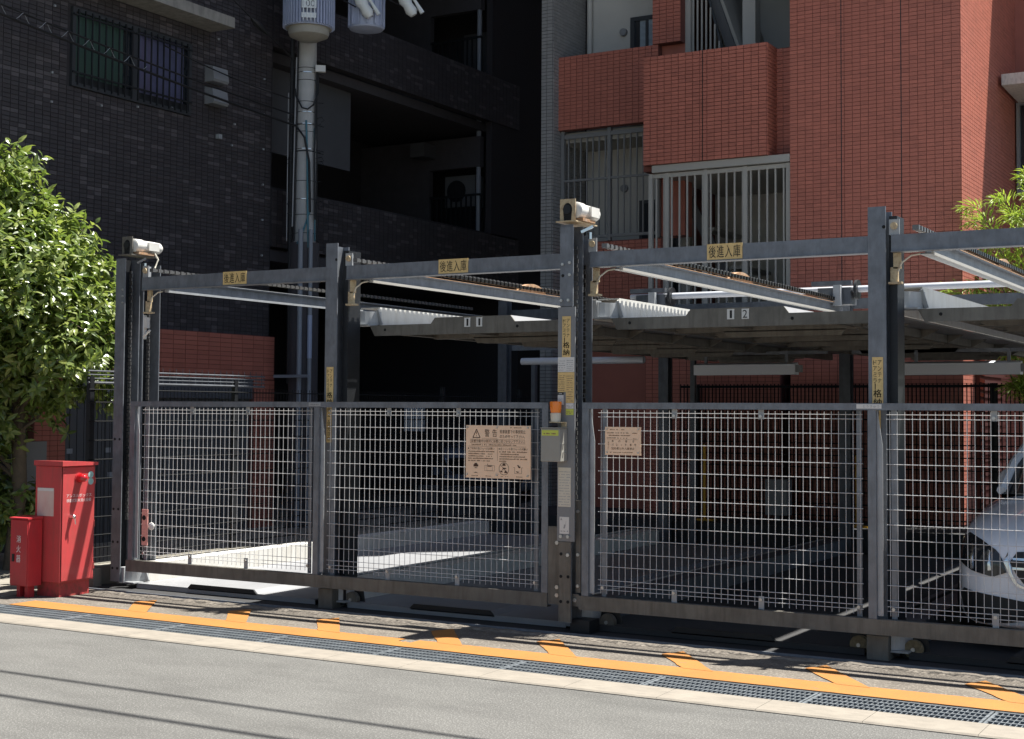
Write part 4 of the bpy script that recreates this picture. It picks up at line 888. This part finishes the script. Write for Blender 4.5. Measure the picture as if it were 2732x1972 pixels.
# ------------------------------------------------------------ cars
def loft(sections):
    b = MB(); rows = [b.pts(s) for s in sections]; n = len(sections[0])
    for a, c in zip(rows, rows[1:]):
        for k in range(n-1): b.face((a+k, a+k+1, c+k+1, c+k))
    b.face(range(rows[0], rows[0]+n)); b.face(range(rows[-1], rows[-1]+n)); return b
def car(name, label, cx, y0, z0, sc, paint, flip=1, dirt=False):
    c = thing(name, label, 'car', (cx, y0+2, z0), None)
    ST = [(0, .56, .19, .40, .58, .63), (.04, .70, .155, .40, .63, .71), (.12, .79, .14, .42, .68, .78), (.28, .855, .14, .45, .745, .85), (.5, .882, .15, .48, .81, .91), (.85, .89, .17, .53, .87, .98), (1.2, .89, .17, .55, .91, 1.04), (2.0, .89, .17, .56, .95, 1.05), (3.0, .89, .18, .57, .97, 1.06), (3.7, .88, .20, .58, .98, 1.06), (4.05, .84, .25, .58, .96, 1.04), (4.22, .74, .32, .58, .9, .98), (4.28, .6, .38, .58, .8, .86)]
    def P(x, y, z): return (cx+x*sc[0], y0+y*sc[1], z0+z*sc[2])
    secs = []
    for y, w_, zb, zm, zs, ztp in ST:
        half = [(0, zb), (.55*w_, zb), (.93*w_, zb+.012), (.99*w_, zb+.08), (1.0*w_, zm), (.99*w_, zm+(zs-zm)*.6), (.955*w_, zs), (.82*w_, zs+(ztp-zs)*.62), (.5*w_, ztp-(ztp-zs)*.1), (0, ztp)]
        ring = half+[(-x, z) for x, z in half[-2:0:-1]]
        secs.append([P(x, y, z) for x, z in ring])
    for k in range(len(secs)): secs[k].append(secs[k][0])
    bo = loft(secs).build('body', paint, c, True, subsurf=1)
    G = [(1.08, .72, .99, .70, 1.0), (1.45, .76, 1.0, .68, 1.2), (1.95, .78, 1.0, .62, 1.40), (2.5, .79, 1.0, .62, 1.45), (3.2, .78, 1.0, .61, 1.43), (3.75, .76, 1.0, .6, 1.30), (4.1, .72, 1.0, .66, 1.03)]
    gs = [[P(-wb, y, zb), P(-wt-.02, y, zt-.04), P(-wt*.85, y, zt), P(0, y, zt+.01), P(wt*.85, y, zt), P(wt+.02, y, zt-.04), P(wb, y, zb)] for y, wb, zb, wt, zt in G]
    loft(gs).build('glasshouse', 'glass', c, True)
    ro = [[P(-wt-.015, y, zt-.035), P(-wt*.85, y, zt+.012), P(0, y, zt+.022), P(wt*.85, y, zt+.012), P(wt+.015, y, zt-.035)] for y, wb, zb, wt, zt in G[2:6]]
    loft(ro).build('roof', paint, c, True)
    for s in (-1, 1):
        MB().tube([P(s*.735, 1.15, 1.01), P(s*.715, 1.5, 1.2), P(s*.66, 1.95, 1.385)], .035, 8).build('pillar', paint, c, True)
        MB().tube([P(s*.78, 1.5, 1.0), P(s*.79, 3.4, 1.02)], .018, 6).build('belt_trim', 'trim_black', c)
        m_ = MB(); m_.lathe([(.0, -.10), (.05, -.085), (.078, -.03), (.082, .02), (.06, .07), (.0, .085)], (0, 0, 0), 14, 'x')
        mo = m_.build('mirror', paint, None, True); mo.parent = c; mo.location = V(P(s*.87, 1.98, 1.05))-wloc(c); mo.rotation_euler = (0, math.radians(-6*s), math.radians(8*s)); mo.scale = (.5, 1.15, 1.15)
        MB().tube([P(s*.80, 1.85, 1.0), P(s*.86, 1.9, 1.03)], .022, 6).build('mirror_arm', 'trim_black', c)
        for yw in (.80, 3.40):
            xw = cx+s*.80*sc[0]; wc = (xw, y0+yw*sc[1], z0+.31)
            ty = MB().lathe([(.2, -.1), (.3, -.1), (.31, -.06), (.31, .06), (.3, .1), (.2, .1)], wc, 24, 'x').build('wheel', 'tyre', c, True)
            MB().lathe([(.0, -.085), (.2, -.095), (.205, 0), (.2, .095), (.0, .085)], wc, 20, 'x').build('rim', 'rim', ty, True)
            MB().lathe([(.33, -.001), (.355, 0), (.33, .001)], (cx+s*.895*sc[0], wc[1], wc[2]), 28, 'x').build('arch_trim', 'trim_black', c)
    dg = bpy.context.evaluated_depsgraph_get(); dg.update(); bv = BVHTree.FromObject(bo, dg); off = wloc(bo)
    def patch(nm, m, poly, par=c, lift=.006, n=14, sm=True):
        """panel laid on the nose: outline in front view, dropped onto the body along +Y"""
        xs_ = [p[0] for p in poly]; 
        def inside(x): # z-span at x
            zz = []
            for (a, b_), (c_, d_) in zip(poly, poly[1:]+poly[:1]):
                if (a-x)*(c_-x) <= 0 and a != c_: zz.append(b_+(d_-b_)*(x-a)/(c_-a))
            return (min(zz), max(zz)) if len(zz) > 1 else None
        b = MB(); prev_ = None; xa, xb = min(xs_)+1e-4, max(xs_)-1e-4
        for i in range(n+1):
            x = xa+(xb-xa)*i/n; sp_ = inside(x)
            if not sp_: continue
            row = []
            for j in range(7):
                z = sp_[0]+(sp_[1]-sp_[0])*j/6; p = V(P(x, 0, z)); p.y = y0-1
                hit = bv.ray_cast(p-off, V((0, 1, 0)))
                q = (hit[0]+off) if hit[0] is not None else V(P(x, .5, z)); row.append(q+V((0, -lift, 0))+(hit[1]*lift if hit[0] is not None else V()))
            r = b.pts(row)
            if prev_ is not None:
                for j in range(6): b.face((prev_+j, prev_+j+1, r+j+1, r+j))
            prev_ = r
        return b.build(nm, m, par, sm)
    for s in (-1, 1):
        fl = lambda pl: [(s*x, z) for x, z in pl]
        hl = patch('headlight', 'lens', fl([(.47, .53), (.49, .60), (.53, .665), (.65, .725), (.77, .765), (.815, .72), (.835, .63), (.815, .575), (.70, .525), (.56, .495)]))
        for a in (0, 1): patch('light_strip', 'chrome', fl([(.57+.12*a, .54), (.575+.12*a, .66+.03*a), (.60+.12*a, .67+.03*a), (.595+.12*a, .535)]), hl, .009, 4)
        patch('bumper_intake', 'trim_black', fl([(.28, .335), (.5, .365), (.68, .388), (.775, .405), (.805, .36), (.80, .275), (.74, .205), (.62, .185), (.45, .20), (.32, .23)]))
    gr = patch('grille', 'trim_black', [(-.45, .60), (-.42, .665), (0, .69), (.42, .665), (.45, .60), (.38, .47), (.25, .42), (0, .41), (-.25, .42), (-.38, .47)], n=20)
    patch('grille_frame', 'chrome', [(-.49, .60), (-.46, .672), (-.445, .668), (-.47, .60), (-.40, .46), (-.26, .405), (-.27, .395), (-.42, .45)], gr, .008, 8)
    for z in (.56, .62): patch('grille_bar', 'chrome', [(-.43, z-.008), (-.43, z+.008), (.43, z+.008), (.43, z-.008)], gr, .012, 16)
    MB().lathe([(.055, 0), (.065, -.01), (.055, -.02)], P(0, -.03, .55), 20, 'y').build('badge_ring', 'chrome', gr, True)
    patch('lower_intake', 'trim_black', [(-.34, .24), (-.34, .33), (.34, .33), (.34, .24)], n=12)
    return c
car('white_car', 'white car with dark slanted headlight behind the right gate', -1.50, .42, .06, (1, 1, 1), 'car_white')
car('dark_car', 'dark glossy car parked far back behind the warning board', -13.75, 12.4, 0, (1.22, 1, 1.14), 'car_dark')

# ------------------------------------------------------------ utility pole with transformers
PX, PY = -12.70, 6.30
up_ = thing('utility_pole', 'grey concrete utility pole strapped with cables, in front of the dark building', 'utility pole', (PX, PY, 0))
MB().tube([(PX, PY, 0), (PX, PY, 12)], [.175, .105], 20).build('pole', 'pole', up_, True)
MB().tube([(PX, PY, .0), (PX, PY, 3.98)], .205, 20).build('guard_sleeve', 'dark_wall', up_, True)
tc = V((.63, -.78, 0)); side = V((.78, .63, 0))
def pp_(a, o, z): return V((PX, PY, z))+tc*a+side*o
random.seed(5)
for k in range(15):
    z = 4.1+random.random()*2.5; r = .175-.0058*z
    MB().lathe([(r+.001, 0), (r+.004, .0), (r+.004, .008), (r+.001, .008)], (PX, PY, z), 20).build('band', 'chrome' if k % 3 == 0 else 'black_steel', up_, True)
    for s in (-1, 1):
        if random.random() < .75: MB().tube([pp_(.05, s*r, z), pp_(.06, s*(r+.05+random.random()*.06), z+random.uniform(-.03, .03))], .006, 5).build('step_hook', 'black_steel', up_)
MB().tube([pp_(.02, -.2, 2), pp_(.02, -.2, 7.4)], .03, 8).build('riser_cable', 'cable', up_)
MB().tube([pp_(.05, -.25, 4.0), pp_(.05, -.25, 6.1)], .007, 6).build('riser_cable', 'cable_grey', up_)
for o, r, m in ((-.055, .036, 'conduit'), (.085, .03, 'conduit')):
    MB().tube([pp_(.23, o, 0), pp_(.23, o, 4.15)], r, 10).build('conduit', m, up_, True)
MB().tube([pp_(.232, .085, 2.35), pp_(.232, .085, 2.95)], .034, 10).build('conduit_sleeve', 'blue_conduit', up_, True)
box('conduit_bracket', 'conduit', up_, PX-.28, PX+.32, PY-.30, PY-.25, 2.08, 2.12)
MB().tube([pp_(.19, .05, 3.9), pp_(.18, .03, 4.6), pp_(.17, .02, 5.2), pp_(.16, 0, 5.7)], .014, 6).build('cable', 'cable_teal', up_)
MB().tube([pp_(.19, -.1, 3.95), pp_(.18, .0, 4.2), pp_(.17, .06, 4.4)], .014, 6).build('cable', 'cable_teal', up_)
MB().tube([pp_(.0, -.17, 6.35), pp_(.15, -.15, 6.05), pp_(.19, -.06, 5.87), pp_(.2, .02, 5.85), pp_(.19, .1, 5.92), pp_(.12, .16, 6.1), pp_(.05, .16, 6.5)], .013, 6).build('drip_loop', 'cable', up_)
MB().tube([pp_(.1, .14, 6.4), pp_(.14, .12, 5.2), pp_(.14, .14, 4.3)], .012, 6).build('cable', 'cable', up_)
for o, z0, z1, m_ in ((-.13, 4.0, 6.9, 'cable'), (-.155, 4.2, 6.6, 'cable_grey'), (.15, 4.0, 6.3, 'cable'), (.125, 4.0, 5.6, 'cable_teal')):
    MB().tube([pp_(.10, o*1.12, z0), pp_(.105, o*1.03, (z0+z1)/2), pp_(.10, o*.92, z1)], .0095, 6).build('cable', m_, up_)
for z in (4.55, 5.12, 5.18, 5.75):
    for s_ in (-1, 1): MB().tube([pp_(.05, s_*.14, z), pp_(.07, s_*.22, z+.02), pp_(.07, s_*.25, z-.03), pp_(.06, s_*.21, z-.05)], .006, 5).build('hook', 'black_steel', up_)
bx = MB(); bx.box(-.07, .07, -.04, .04, -.04, .05); bb = bx.build('small_box', 'paper'); bb.parent = up_; bb.location = pp_(.12, .19, 6.44)-wloc(up_); bb.rotation_euler = (0, 0, .68)
def xf(name, label, c, r, z0, ribs, big=True):
    t = thing(name, label, 'transformer', (c.x, c.y, z0), 'pole transformers')
    MB().lathe([(.14, -.16), (r*.76, -.10), (r*.80, -.06), (r*.80, .0), (r*.9, .001)] if big else [(r*.5, -.05), (r*.9, -.02), (r*.95, 0)], (c.x, c.y, z0), 28).build('base', 'xf_base' if big else 'transformer', t, True)
    MB().lathe([(r*.9, .003), (r*.9, 1.0), (r*.7, 1.08)], (c.x, c.y, z0), 28).build('tank', 'transformer', t, True)
    for k in range(ribs):
        a = 2*math.pi*k/ribs; d = V((math.cos(a), math.sin(a), 0)); p = V((c.x, c.y, z0))
        piece('rib%.2f%d' % (r, k), 'cooling_fin', 'transformer', t, p, lambda b: b.bar(d*r*.96+V((0, 0, .015)), d*r*.96+V((0, 0, .98)), .016, r*.11, d))
    return t
c1 = pp_(.50, .02, 0); t1 = xf('ribbed_transformer', 'pale blue ribbed transformer with a number plate reading 100', c1, .352, 6.90, 46)
ang = math.atan2(-.78, .63)
pq = V((c1.x, c1.y, 0))+tc*.368
for z0, z1 in ((7.10, 7.225), (6.965, 7.035)):
    b = MB(); b.hexa([pq-side*.10+V((0, 0, z0)), pq+side*.10+V((0, 0, z0)), pq+side*.10-tc*.006+V((0, 0, z0)), pq-side*.10-tc*.006+V((0, 0, z0)), pq-side*.10+V((0, 0, z1)), pq+side*.10+V((0, 0, z1)), pq+side*.10-tc*.006+V((0, 0, z1)), pq-side*.10-tc*.006+V((0, 0, z1))])
    pl = b.build('number_plate', 'porcelain', t1)
    if z0 > 7.05: MB().text('100', pq-side*.085+tc*.002+V((0, 0, 7.118)), side, (0, 0, 1), .165, .088).build('number', 'grille_paint', pl)
for k in range(4):
    o = -.075+k*.05; MB().tube([pq+side*o-tc*.004+V((0, 0, 6.93)), pq+side*o-tc*.004+V((0, 0, 7.6))], .008, 6).build('bright_fin', 'porcelain', t1)
c2 = pp_(.25, .82, 0); t2 = xf('smaller_transformer', 'pale blue transformer behind the ribbed one on the pole', c2, .26, 7.02, 14, False)
for k in range(3):
    d = tc*.27+side*(-.06+k*.06); MB().tube([c2+d+V((0, 0, 7.12)), c2+d+V((0, 0, 7.32))], .014, 6).build('stud', 'grille_paint', t2)
for i, (a, o, z, lab) in enumerate(((.55, .62, 7.38, 'white porcelain cutout next to the smaller transformer'), (.6, 1.22, 7.42, 'white porcelain cutout at the right end of the pole fittings'))):
    f = thing('fuse_cutout', lab, 'insulator', pp_(a, o, z), 'fuse cutouts on the pole')
    p = pp_(a, o, z+.12); q = p+side*.24+V((0, 0, -.40))
    MB().tube([p, p*.85+q*.15, p*.7+q*.3, p*.5+q*.5, p*.35+q*.65, p*.15+q*.85, q], [.05, .085, .07, .095, .07, .085, .05], 12).build('body', 'porcelain', f, True)
    MB().tube([p+side*.12, p.lerp(q, .5)+side*.14, q+side*.12+V((0, 0, .04))], [.03, .022, .034], 8).build('fuse_tube', 'porcelain', f, True)
    for kk in (.2, .8):
        w__ = p*(1-kk)+q*kk; MB().tube([w__, w__+side*.1], .02, 6).build('contact', 'grille_paint', f)
    MB().tube([p, p+V((-.2, 0, .03)), p+V((-.22, 0, -.12)), p*.5+q*.5+V((-.1, 0, -.05))], .01, 6).build('lead', 'cable', f)
box('cross_arm', 'galv_brown', up_, PX-.3, PX+1.4, PY-.12, PY-.04, 7.55, 7.63)
# ------------------------------------------------------------ wires
def sag(a, b, s, n=24):
    a = V(a); b = V(b); return [a.lerp(b, k/n)-V((0, 0, 4*s*(k/n)*(1-k/n))) for k in range(n+1)]
wc_ = thing('service_cable', 'black service cable with wire spiral across the dark wall to the pole', 'cable', (-13.05, 3, 6))
MB().tube(sag((-13.05, -2.5, 6.62), pp_(.12, -.18, 5.78), .12), .012, 6).build('messenger_wire', 'cable', wc_)
MB().tube(sag((-13.05, -2.5, 6.50), pp_(.14, -.14, 5.62), .10)+[pp_(.19, -.02, 5.45), pp_(.19, .05, 5.1), pp_(.18, .07, 4.4)], .016, 6).build('cable', 'cable', wc_)
sp_ = []
A = V((-13.05, -2.5, 6.56)); B = pp_(.12, -.18, 5.70)
for k in range(161):
    t = .35+.33*k/160; p = A.lerp(B, t)-V((0, 0, 4*.11*t*(1-t))); a = k/160*2*math.pi*9; sp_.append(p+V((math.cos(a)*.03, 0, math.sin(a)*.06)))
MB().tube(sp_, .0035, 5).build('hanger_spiral', 'galv_light', wc_)
w2_ = thing('drop_wire', 'thin black wire with a dark splice running down to the pole', 'cable', (-13.1, 5, 7))
MB().tube(sag((-13.0, 2.2, 8.55), pp_(.1, -.17, 6.55), .05), .009, 6).build('wire', 'cable', w2_)
pa = V((-13.0, 2.2, 8.55)).lerp(pp_(.1, -.17, 6.55), .78)-V((0, 0, .035)); pb = V((-13.0, 2.2, 8.55)).lerp(pp_(.1, -.17, 6.55), .86)-V((0, 0, .025))
MB().tube([pa, pa.lerp(pb, .3), pa.lerp(pb, .6), pb], [.02, .05, .045, .02], 8).build('splice', 'cable', w2_, True)
w3_ = MB().tube(sag((XD+.12, 3.9, 6.3), pp_(.0, -.18, 6.02), .05), .009, 6).build('house_wire', 'cable'); tag(w3_, 'thin wire from beside the wall vents to the pole', 'cable')
for k, (yy, zz, r) in enumerate(((-1.45, 7.0, .021), (-1.90, 7.2, .024))):
    o = MB().tube(sag((-30, yy+.05, zz+.25), (24, yy-.1, zz+.2), .3, 40), r, 6).build('street_wire', 'cable'); tag(o, ('nearer to the gates', 'nearer to the road')[k]+' of two overhead wires whose shadows cross the road', 'cable', 'overhead street wires')

# ------------------------------------------------------------ broadleaf tree at the left
random.seed(21)
def leaf(b, o, d, nrm, L_, W_):
    s = d.cross(nrm).normalized(); n = s.cross(d).normalized()
    dr = -n*L_*.18
    p = [o, o+d*L_*.35+s*W_+n*W_*.25, o+d*L_*.75+s*W_*.7+dr*.4+n*W_*.2, o+d*L_+dr, o+d*L_*.75-s*W_*.7+dr*.4+n*W_*.2, o+d*L_*.35-s*W_+n*W_*.25, o+d*L_*.5+dr*.1]
    i = b.pts(p)
    for f in ((0, 1, 6), (1, 2, 6), (2, 3, 6), (3, 4, 6), (4, 5, 6), (5, 0, 6)): b.face([i+k for k in f])
def whorl(b, o=V((0, 0, 0)), ax=V((0, 0, 1)), rnd=random, size=1.):
    u_ = ax.orthogonal().normalized(); v_ = ax.cross(u_); n = rnd.randint(6, 9); a0 = rnd.random()*6
    for k in range(n):
        a = a0+k*2.4+rnd.uniform(-.3, .3); t = k/(n-1); el = -.1+.9*t+rnd.uniform(-.2, .2)
        d = ((u_*math.cos(a)+v_*math.sin(a))*math.cos(el)+ax*math.sin(el)).normalized(); d = (d+V((0, 0, -.15))).normalized()
        b.cm = rnd.choice((0, 0, 1, 2)); leaf(b, o-ax*(.11*(1-t))*size, d, (ax+V((rnd.gauss(0, .35), rnd.gauss(0, .35), rnd.gauss(0, .2)))).normalized(), size*rnd.uniform(.08, .145), size*rnd.uniform(.019, .028))
tree = thing('broadleaf_tree', 'leafy green tree with sunlit glossy leaves at the left edge', 'tree', (-11.75, .55, 0))
TL = ['leaf0', 'leaf1', 'leaf2']
MB().tube([(-11.75, .55, 0), (-11.72, .6, .8), (-11.78, .62, 1.6), (-11.7, .65, 2.6), (-11.72, .6, 3.6)], [.09, .075, .065, .045, .02], 10).build('trunk', 'bark', tree, True)
lobes = [((-11.62, .38, 4.0), .26), ((-11.6, .1, 3.75), .3), ((-11.7, .35, 3.55), .5), ((-11.65, .75, 3.25), .55), ((-11.45, .15, 2.9), .75), ((-11.35, .75, 2.75), .6), ((-11.3, 1.15, 2.5), .42), ((-11.2, 1.45, 2.7), .22), ((-11.9, -.4, 2.9), .8), ((-11.2, .5, 2.25), .6), ((-11.75, -.1, 2.3), .6), ((-11.25, 1.2, 2.05), .42), ((-12.0, .6, 2.3), .7), ((-12.1, .3, 1.6), .6), ((-12.0, .05, 1.75), .42), ((-12.05, .35, 1.35), .4), ((-12.1, .15, .75), .42), ((-11.9, .7, .6), .4), ((-11.55, .85, 1.75), .3), ((-12.1, .9, 3.2), .5), ((-12.2, 1.6, 2.7), .5), ((-12.35, .5, .9), .45), ((-12.05, 1.35, 3.1), .45)]
for i, (c, r) in enumerate(lobes):
    c = V(c); s0 = V((-11.74, .6, max(.7, c.z-r*1.1))); mid = s0.lerp(c, .5)+V((0, 0, -.06))
    MB().tube([s0, mid, c], [.028, .018, .008], 6).build('branch', 'bark', tree, True)
ws_ = []
for c, r in lobes:
    c = V(c)
    for _ in range(int(520*r*r*1.25)):
        d = V((random.gauss(0, 1), random.gauss(0, 1), random.gauss(0, 1)+.35)).normalized(); rr = r*random.choice((random.uniform(.8, 1.08), random.uniform(.3, 1.0)))
        o = c+V((d.x*rr, d.y*rr, d.z*rr*.9)); o += V((random.gauss(0, .05), random.gauss(0, .05), random.gauss(0, .05)))
        if o.x < XD+.25: continue
        if o.x > -10.42 and o.z < 2.0: continue
        ax = (d*.75+V((0, 0, .6))+V((random.gauss(0, .35), random.gauss(0, .35), random.gauss(0, .25)))).normalized()
        ws_.append((o, ax))
for _ in range(70):
    c, r = random.choice(lobes[:10]); d = V((random.gauss(0, 1), random.gauss(0, 1), random.gauss(0, 1)+.5)).normalized(); o = V(c)+d*r*random.uniform(1.08, 1.32)
    if o.x > XD+.25 and not (o.x > -10.42 and o.z < 2.0):
        ws_.append((o, d)); MB().tube([V(c)+d*r*.8, o], [.006, .003], 4).build('twig', 'bark', tree)
ws_.sort(key=lambda t: (t[0]-V((0, -9.35, 1.65))).length)
protos = []
for k in range(10):
    b = MB(); whorl(b); o = b.build('leaf_cluster', TL); protos.append(o.data); bpy.data.objects.remove(o)
crown = MB()
for n, (o, ax) in enumerate(ws_):
    if n < 300:
        ob = add('leaf_cluster', random.choice(protos), tree, o-wloc(tree)); ob.rotation_mode = 'QUATERNION'
        from mathutils import Quaternion
        ob.rotation_quaternion = ax.to_track_quat('Z', 'Y') @ Quaternion((0, 0, 1), random.random()*6.28)
    else: whorl(crown, o, ax)
tag(crown.build('crown', TL, tree), kind='stuff')
# ------------------------------------------------------------ narrow-leaved plants at the right
def spray_plant(label, base, arches, seed, nl=46):
    rnd = random.Random(seed); p = thing('narrow_leaved_shrub', label, 'shrub', base, 'narrow-leaved shrubs at the right edge')
    st_ = MB()
    for k, (tip, h) in enumerate(arches):
        a = V(base)+V((rnd.uniform(-.1, .1), rnd.uniform(-.1, .1), 0)); t_ = V(tip); m_ = a.lerp(t_, .55); m_.z = t_.z+h
        pts = [(a*(1-s)**2+m_*2*s*(1-s)+t_*s*s) for s in [i/16 for i in range(17)]]
        MB().tube(pts, [.013*(1-.8*i/16)+.002 for i in range(17)], 5).build('stem', 'twig', p)
        lf_ = MB()
        for j in range(nl):
            s = .42+.58*j/nl; i = min(15, int(s*16)); o = pts[i].lerp(pts[i+1], s*16-i); d = (pts[i+1]-pts[i]).normalized()
            for q in range(4):
                sd = V((rnd.gauss(0, 1), rnd.gauss(0, 1), rnd.gauss(0, .6)+.2)).normalized(); dd = (d*.9+sd*.85).normalized()
                o2 = o+sd*rnd.uniform(0, .10)
                lf_.cm = rnd.choice((0, 1)); leaf(lf_, o2, dd, V((rnd.gauss(0, .4), rnd.gauss(0, .4), 1)).normalized(), rnd.uniform(.09, .15), rnd.uniform(.007, .011))
        tag(lf_.build('leaves', ['spray0', 'spray1'], p), kind='stuff')
    return p
spray_plant('tall narrow-leaved shrub arching in front of the sunlit red wall', (-2.9, 8.4, .002), [((-3.93, 7.8, 4.05), .5), ((-3.85, 7.75, 3.85), .6), ((-3.9, 7.7, 3.5), .45), ((-3.6, 7.9, 4.15), .5), ((-3.3, 7.8, 3.9), .5), ((-3.7, 7.75, 3.6), .5), ((-3.4, 8.0, 3.45), .4), ((-3.3, 8.2, 4.45), .3), ((-3.2, 7.9, 4.2), .4), ((-3.1, 7.8, 3.6), .4), ((-3.5, 8.3, 4.0), .4)], 3, 40)
spray_plant('lower narrow-leaved shrub behind the sunlit lamp case', (-2.9, 7.9, .28), [((-4.15, 7.75, 3.05), .3), ((-3.8, 7.7, 3.1), .35), ((-3.6, 7.75, 2.9), .35), ((-3.3, 7.8, 2.95), .35), ((-3.5, 7.8, 2.3), .4), ((-3.4, 7.7, 1.9), .3), ((-3.1, 7.7, 2.4), .4), ((-3.2, 7.9, 2.6), .3), ((-2.8, 7.8, 3.0), .3), ((-3.3, 7.8, 2.0), .3)], 9, 55)
